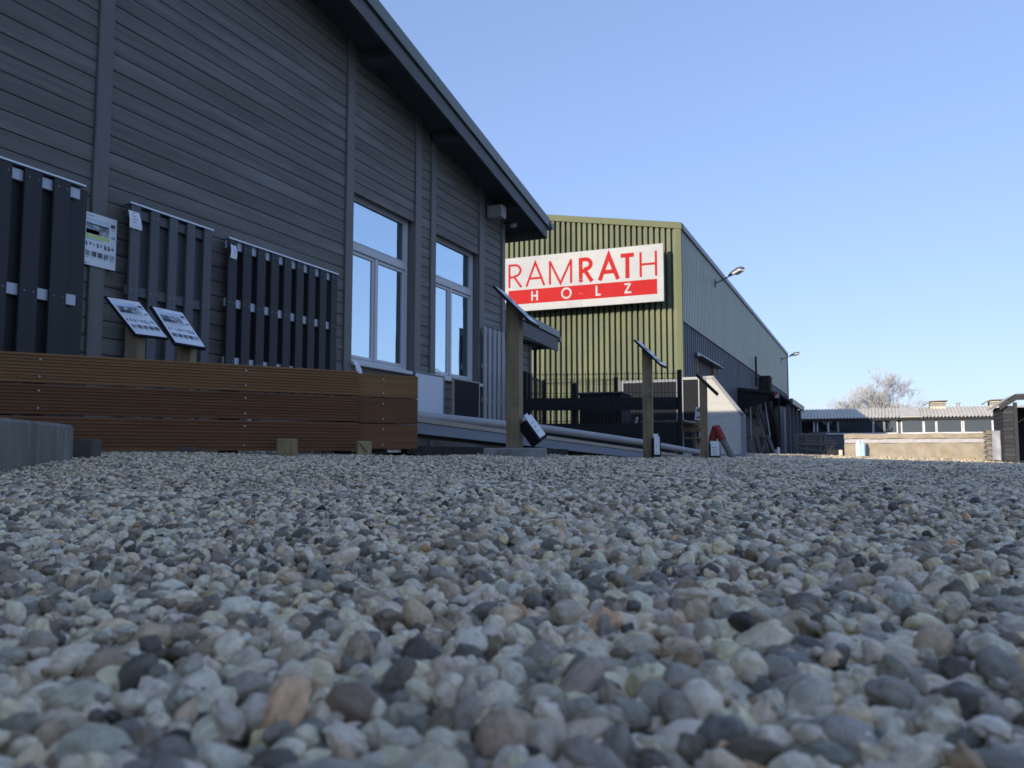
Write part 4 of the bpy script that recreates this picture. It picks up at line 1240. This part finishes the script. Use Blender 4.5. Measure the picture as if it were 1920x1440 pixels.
MB().cbox((SX + .25, 34.2, .72), (SX + 1.25, 34.7, .77), .006).build('top', M_lumber, tr_)
for x, dx in ((SX + .4, .25), (SX + 1.15, -.25), (SX + 1.2, .28)):
    MB().bar((x, 34.4, .72), (x + dx, 34.4, -.08), .08, .06).build('leg', M_rlog, tr_)
    MB().bar((x + .03, 34.6, .72), (x + dx + .03, 34.6, -.08), .08, .06).build('leg', M_rlog, tr_)
st = MB().tube([(SX + .8, 34.35, .96), (SX + .8, 34.5, .96)], .19, 18).build('round_stone', M_rust); tag(st, 'round brown grindstone standing on the trestle', 'stone')
for k, (x, s_) in enumerate(((SX + 1.42, .16), (SX + 1.55, .1))):
    o = MB().cbox((x, 34.2, -.08), (x + s_, 34.4, .22 + .1 * k), .04).build('white_sack', M_paper if k else M_pale)
    tag(o, ('small white sack leaning by the trestle leg', 'narrow white bottle beside the sack')[k], 'sack')

# ---------------------------------------------------------------- far shed
SY = 61.0
shed = thing('stable_shed', 'long low shed with corrugated roof and a row of windows', 'shed', (2, SY, 0))
MB().box((-5.2, SY + .12, -.3), (16, SY + 9, 2.36)).build('wall', M_shedw, shed)
xs = [-4.93, -4.64, -4.58, -3.52, -3.22, -2.62, -2.50, -1.98, -1.88, .22, .33, .90, .99, 1.70, 2.03, 3.25, 3.38, 4.00, 4.12, 5.50, 5.68, 7.22, 7.36, 7.98, 8.1, 9.6]
for i in range(0, len(xs), 2):
    a, b_ = xs[i], xs[i + 1]
    w = MB(); e = .07
    w.box((a - e, SY + .02, 1.36), (a, SY + .118, 2.34)); w.box((b_, SY + .02, 1.36), (b_ + e, SY + .118, 2.34))
    w.box((a, SY + .022, 2.26), (b_, SY + .117, 2.34)); w.box((a, SY + .022, 1.36), (b_, SY + .117, 1.45))
    win = w.build('window', M_wfr, shed)
    MB().box((a, SY + .07, 1.45), (b_, SY + .08, 2.26)).build('pane', M_glass2, win)
# corrugated roof in sheets
pitch = .21
proto = None
X0 = -5.3
nsh = 21
rise = .62
def corr(n):
    v, f = [], []
    K = n * 6
    for i in range(K + 1):
        x = i * pitch / 6; o = .045 * cos(2 * pi * i / 6)
        v += [(x, -.35, 2.44 + o), (x, 2.0, 3.19 + o)]
    for i in range(K): f.append((2 * i, 2 * i + 2, 2 * i + 3, 2 * i + 1))
    return v, f
for k in range(nsh):
    if k == 7: continue
    if proto is None:
        v, f = corr(5)
        proto = MB().add(v, f, 0, True).build('roof_sheet', M_roofc, shed, world=False)
        proto.location = (X0 - 2, 0, 0)
    else:
        copy_part(proto, shed, (X0 - 2 + k * 5 * pitch, 0, .004 * (k % 2)))
MB().prism([(SY - .34, 2.44), (SY + 2.0, 3.19), (SY + 2.0, 3.24), (SY - .34, 2.49)], 'x', X0 + 7 * 5 * pitch - .06, X0 + 8 * 5 * pitch + .06).build('flat_roof_sheet', M_roofc, shed)
MB().box((-5.3, SY - .30, 2.26), (16, SY - .22, 2.40)).build('fascia_board', M_dark, shed)
MB().prism([(SY - .2, 2.37), (SY + 2.05, 3.10), (SY + 9, 2.37)], 'x', -5.2, 16).build('roof_core', M_dark, shed)
for (a, b_) in ((3.72, 4.80), (7.25, 8.42)):
    v_ = MB(); v_.box((a + .12, SY + 1.7, 3.0), (b_, SY + 2.8, 3.50)); o = v_.build('roof_vent', M_roofc, shed)
    MB().prism([(a - .25, 3.36), (a + .1, 3.60), (b_ + .12, 3.63), (b_ + .12, 3.58), (a + .14, 3.55), (a - .2, 3.33)], 'y', SY + 1.5, SY + 3.0).build('vent_cover', M_lumber, o)
    for q in range(3): MB().box((a + .13, SY + 1.66, 3.24 + .08 * q), (b_ - .01, SY + 1.698, 3.285 + .08 * q)).build('louvre', M_lumber, o)
ch = MB().tube([(5.55, SY + 2.1, 3.0), (5.55, SY + 2.1, 3.42)], .11, 10).build('flue_pipe', M_pale, shed)
MB().tube([(5.55, SY + 2.1, 3.44), (5.55, SY + 2.1, 3.47)], .19, 10).build('flue_cap', M_pale, ch)

# bare tree behind the shed
def bare_tree(loc, H, spread, seed):
    r = random.Random(seed)
    t = thing('bare_tree', 'wide leafless pale tree rising behind the shed roof', 'tree', loc)
    tk, tw = MB(), MB()
    def grow(p, d, L_, rad, lev):
        q = p + d * L_
        mid = p.lerp(q, .5) + Vector((r.uniform(-.06, .06), r.uniform(-.06, .06), r.uniform(-.03, .03))) * L_
        n = 6 if lev < 2 else (4 if lev < 4 else 3)
        (tk if lev < 3 else tw).tube([p, mid, q], [rad, rad * .86, rad * .7], n, cap=False)
        if lev >= 7: return
        k = r.choice((3, 3, 2)) if lev < 6 else 3
        for i in range(k):
            ang = r.uniform(.18, .62) * (1 if lev else 1.1); az = r.uniform(0, 6.283)
            s_ = d.cross(Vector((0, 0, 1)) if abs(d.z) < .95 else Vector((1, 0, 0))).normalized()
            nd_ = (Matrix.Rotation(az, 3, d) @ (Matrix.Rotation(ang, 3, s_) @ d))
            nd_ = (nd_ + Vector((0, 0, .10))).normalized()
            grow(p.lerp(q, r.uniform(.6, 1.0)), nd_, L_ * r.uniform(.66, .86), max(rad * .60, .0085), lev + 1)
    for (x, y, tilt, az, hh) in ((0, 0, .05, 0, 1.0), (-.5, .3, .28, 3.1, .8), (.5, .2, .25, .1, .82), (.1, -.3, .42, .5, .7), (-.2, -.2, .45, 2.7, .68), (1.2, .3, .40, 0, .72), (-1.2, .2, .42, 3.2, .66), (2.2, .3, .25, .2, .55), (-2.2, .3, .3, 3.0, .5), (.6, -.2, .1, 1, .9), (-.7, .1, .12, 4, .85)):
        d = Vector((sin(tilt) * cos(az), sin(tilt) * sin(az), cos(tilt)))
        grow(Vector((x, y, 0)), d, H * .235 * hh, .10 * hh + .03, 0)
    tk.build('trunk', M_bark, t, world=False); tw.build('crown', M_twig, t, world=False, kind='stuff')
    return t


bare_tree((.1, 80, 0), 9.4, 4, 21)

# ---------------------------------------------------------------- things stored in front of the shed
def wrapped(x0, x1, y0, y1, z0, z1, seed, amp, nx=70, nz=8, lean=0.0):
    r = random.Random(seed); ph = [r.uniform(0, 6.28) for _ in range(8)]
    v, f = [], []
    for i in range(nx + 1):
        x = x0 + (x1 - x0) * i / nx
        for j in range(nz + 1):
            z = z0 + (z1 - z0) * j / nz
            fold = amp * (sin(x * 9 + ph[0] + z * 3) * .5 + sin(x * 23 + ph[1]) * .35 * (1 - j / nz) + sin(x * 4.1 + z * 11 + ph[2]) * .5)
            v.append((x, y0 + fold + lean * j / nz, z + amp * .3 * sin(x * 5 + ph[3])))
    for i in range(nx):
        for j in range(nz):
            a = i * (nz + 1) + j; f.append((a, a + nz + 1, a + nz + 2, a + 1))
    b = MB().add(v, f, 0, True)
    b.box((x0, y0 + amp + .02 + max(0, lean), z0), (x1, y1, z1 - .01))
    return b


ts = thing('wrapped_timber_stack', 'long stack of timber packs wrapped in kraft and white sheeting', 'timber stack', (1.3, 31, 0))
wrapped(-.80, 3.47, 31.0, 32.1, -.24, .42, 1, .05).build('lower_wrap', M_kraft, ts)
wrapped(-.79, 3.46, 31.02, 32.08, .43, .565, 2, .012).build('middle_wrap', M_lav, ts)
wrapped(-.80, 3.47, 30.96, 32.12, .575, .74, 3, .03).build('upper_wrap', M_kraft, ts)
for (x0, c_) in ((-.36, 0), (-.21, 1)):
    t = thing('bottle', ('tall white bottle in front of the wrapped stack', 'pale blue bottle next to the white one')[c_], 'bottle', (x0, 30.6, -.05), 0)
    MB().tube([(0, 0, 0), (0, 0, .40), (0, 0, .50), (0, 0, .53)], [.082, .082, .06, .035], 14).build('body', (M_bottle, M_bottleb)[c_], t, world=False)
    MB().tube([(0, 0, .53), (0, 0, .57)], .03, 10).build('cap', M_bottle, t, world=False)
rk = thing('timber_rack', 'grey post-and-rail rack holding stored boards by the warehouse', 'rack', (-2.5, 40, 0))
for x in (-3.05, -2.65, -2.02, -1.82):
    MB().cbox((x - .05, 39.95, -.15), (x + .05, 40.05, .98), .006).build('post', M_rlog, rk)
for (a, b_) in ((.91, .94), (.51, .46), (.34, .13)):
    MB().bar((-3.1, 39.93, a), (-1.79, 39.93, b_), .045, .09).build('rail', M_rlog, rk)
for k in range(6):
    o = MB().cbox((-2.95, 40.1, .12 + .12 * k), (-1.35 - .12 * (k % 3), 40.6, .20 + .12 * k), .005).build('stored_board', M_lumber)
    tag(o, ('weathered board lying in the grey rack, ' + ('bottom', 'second from bottom', 'third from bottom', 'third from top', 'second from top', 'top')[k] + ' of the pile'), 'board', 'boards lying in the timber rack')
mc = thing('hand_truck', 'small black motor unit on the ground beside the rack', 'machine', (-1.3, 33.4, 0))
MB().cbox((-1.48, 33.2, -.02), (-1.08, 33.6, .22), .02).build('housing', M_black, mc)
MB().bar((-1.4, 33.3, .22), (-1.2, 33.3, .38), .05).build('handle', M_black, mc)
for x in (-1.4, -1.15): MB().tube([(x, 33.18, -.02), (x, 33.24, -.02)], .07, 12).build('wheel', M_black, mc)
o = MB().cbox((-1.06, 33.2, -.1), (-.93, 33.35, .2), .01).build('yellow_board', M_roofc); tag(o, 'small cream board standing beside the wrapped stack', 'board')
# roofing offcuts on the rack
o = MB().bar((-2.4, 40.1, 1.0), (-1.2, 40.2, 1.03), .3, .05).build('roof_sheet', M_slat2); tag(o, 'dark sheet lying on top of the timber rack', 'sheet')

# pallets and loose sheet next to the hut
for k in range(6):
    t = thing('pallet', 'weathered wooden pallet beside the hut, ' + ('bottom', 'second from bottom', 'third from bottom', 'third from top', 'second from top', 'top')[k] + ' of its pile', 'pallet', (3.62, 29.2, -.12 + .155 * k + .0), random.uniform(-.06, .06), 'pallets piled beside the hut')
    for i in range(3): MB().box((-.36, -.4 + .37 * i, .0), (.36, -.32 + .37 * i, .085)).build('bearer', M_lumber, t, world=False)
    for i in range(5): MB().box((-.36 + .15 * i, -.4, .087), (-.25 + .15 * i, .42, .11)).build('slat', M_lumber, t, world=False)
o = wrapped(3.28, 3.62, 27.7, 27.8, -.13, .72, 8, .05, 10, 14).build('plastic_sheet', M_sheet); tag(o, 'crumpled grey plastic sheet hanging by the hut wall', 'plastic sheet')

# hut at the right edge
hut = thing('board_hut', 'small open hut of weathered dark boards at the right edge', 'hut', (3.6, 27, 0))
for k in range(14):
    MB().cbox((3.50, 26.98, -.24 + .118 * k), (3.74, 27.02, -.24 + .118 * k + .112), .004).build('wall_board', M_hut, hut)
    MB().cbox((3.48, 27.02, -.24 + .118 * k), (3.52, 29.0, -.24 + .118 * k + .112), .004).build('side_board', M_hut, hut)
for x in (3.74, 5.6): MB().cbox((x, 26.96, -.25), (x + .095, 27.05, 1.50), .006).build('post', M_slat, hut)
MB().box((3.52, 28.96, -.15), (6, 29.0, 1.45)).build('back_wall', M_black, hut)
MB().prism([(3.40, 1.28), (3.82, 1.56), (6, 1.56), (6, 1.70), (3.80, 1.70), (3.38, 1.40)], 'y', 26.86, 26.92).build('fascia_board', M_slat, hut)
v, f = [], []
for i in range(61):
    yy = 26.9 + i * .038; o_ = .02 * cos(i * 1.2)
    v += [(3.36, yy, 1.41 + o_), (3.80, yy, 1.715 + o_), (6.1, yy, 1.715 + o_)]
for i in range(60):
    for j in range(2): f.append((i * 3 + j, i * 3 + j + 1, i * 3 + j + 4, i * 3 + j + 3))
MB().add(v, f).build('roof_sheet', M_pale, hut)

# tall hall added out of view behind the camera to shade the gravel
hall = thing('added_shade_hall', 'tall grey hall added unseen behind the viewer to shade the yard', 'hall', (0, -30, 0))
HH = 13.5
MB().box((-34, -46, -.2), (3.2, -28, HH)).build('wall', M_hall, hall)
MB().box((-34.2, -46.2, HH), (3.4, -27.8, HH + .2)).build('roof', M_dark, hall)
for k in range(4): MB().box((-32 + 9 * k, -28.02, .0), (-28 + 9 * k, -27.95, 4)).build('door', M_lgrey, hall)
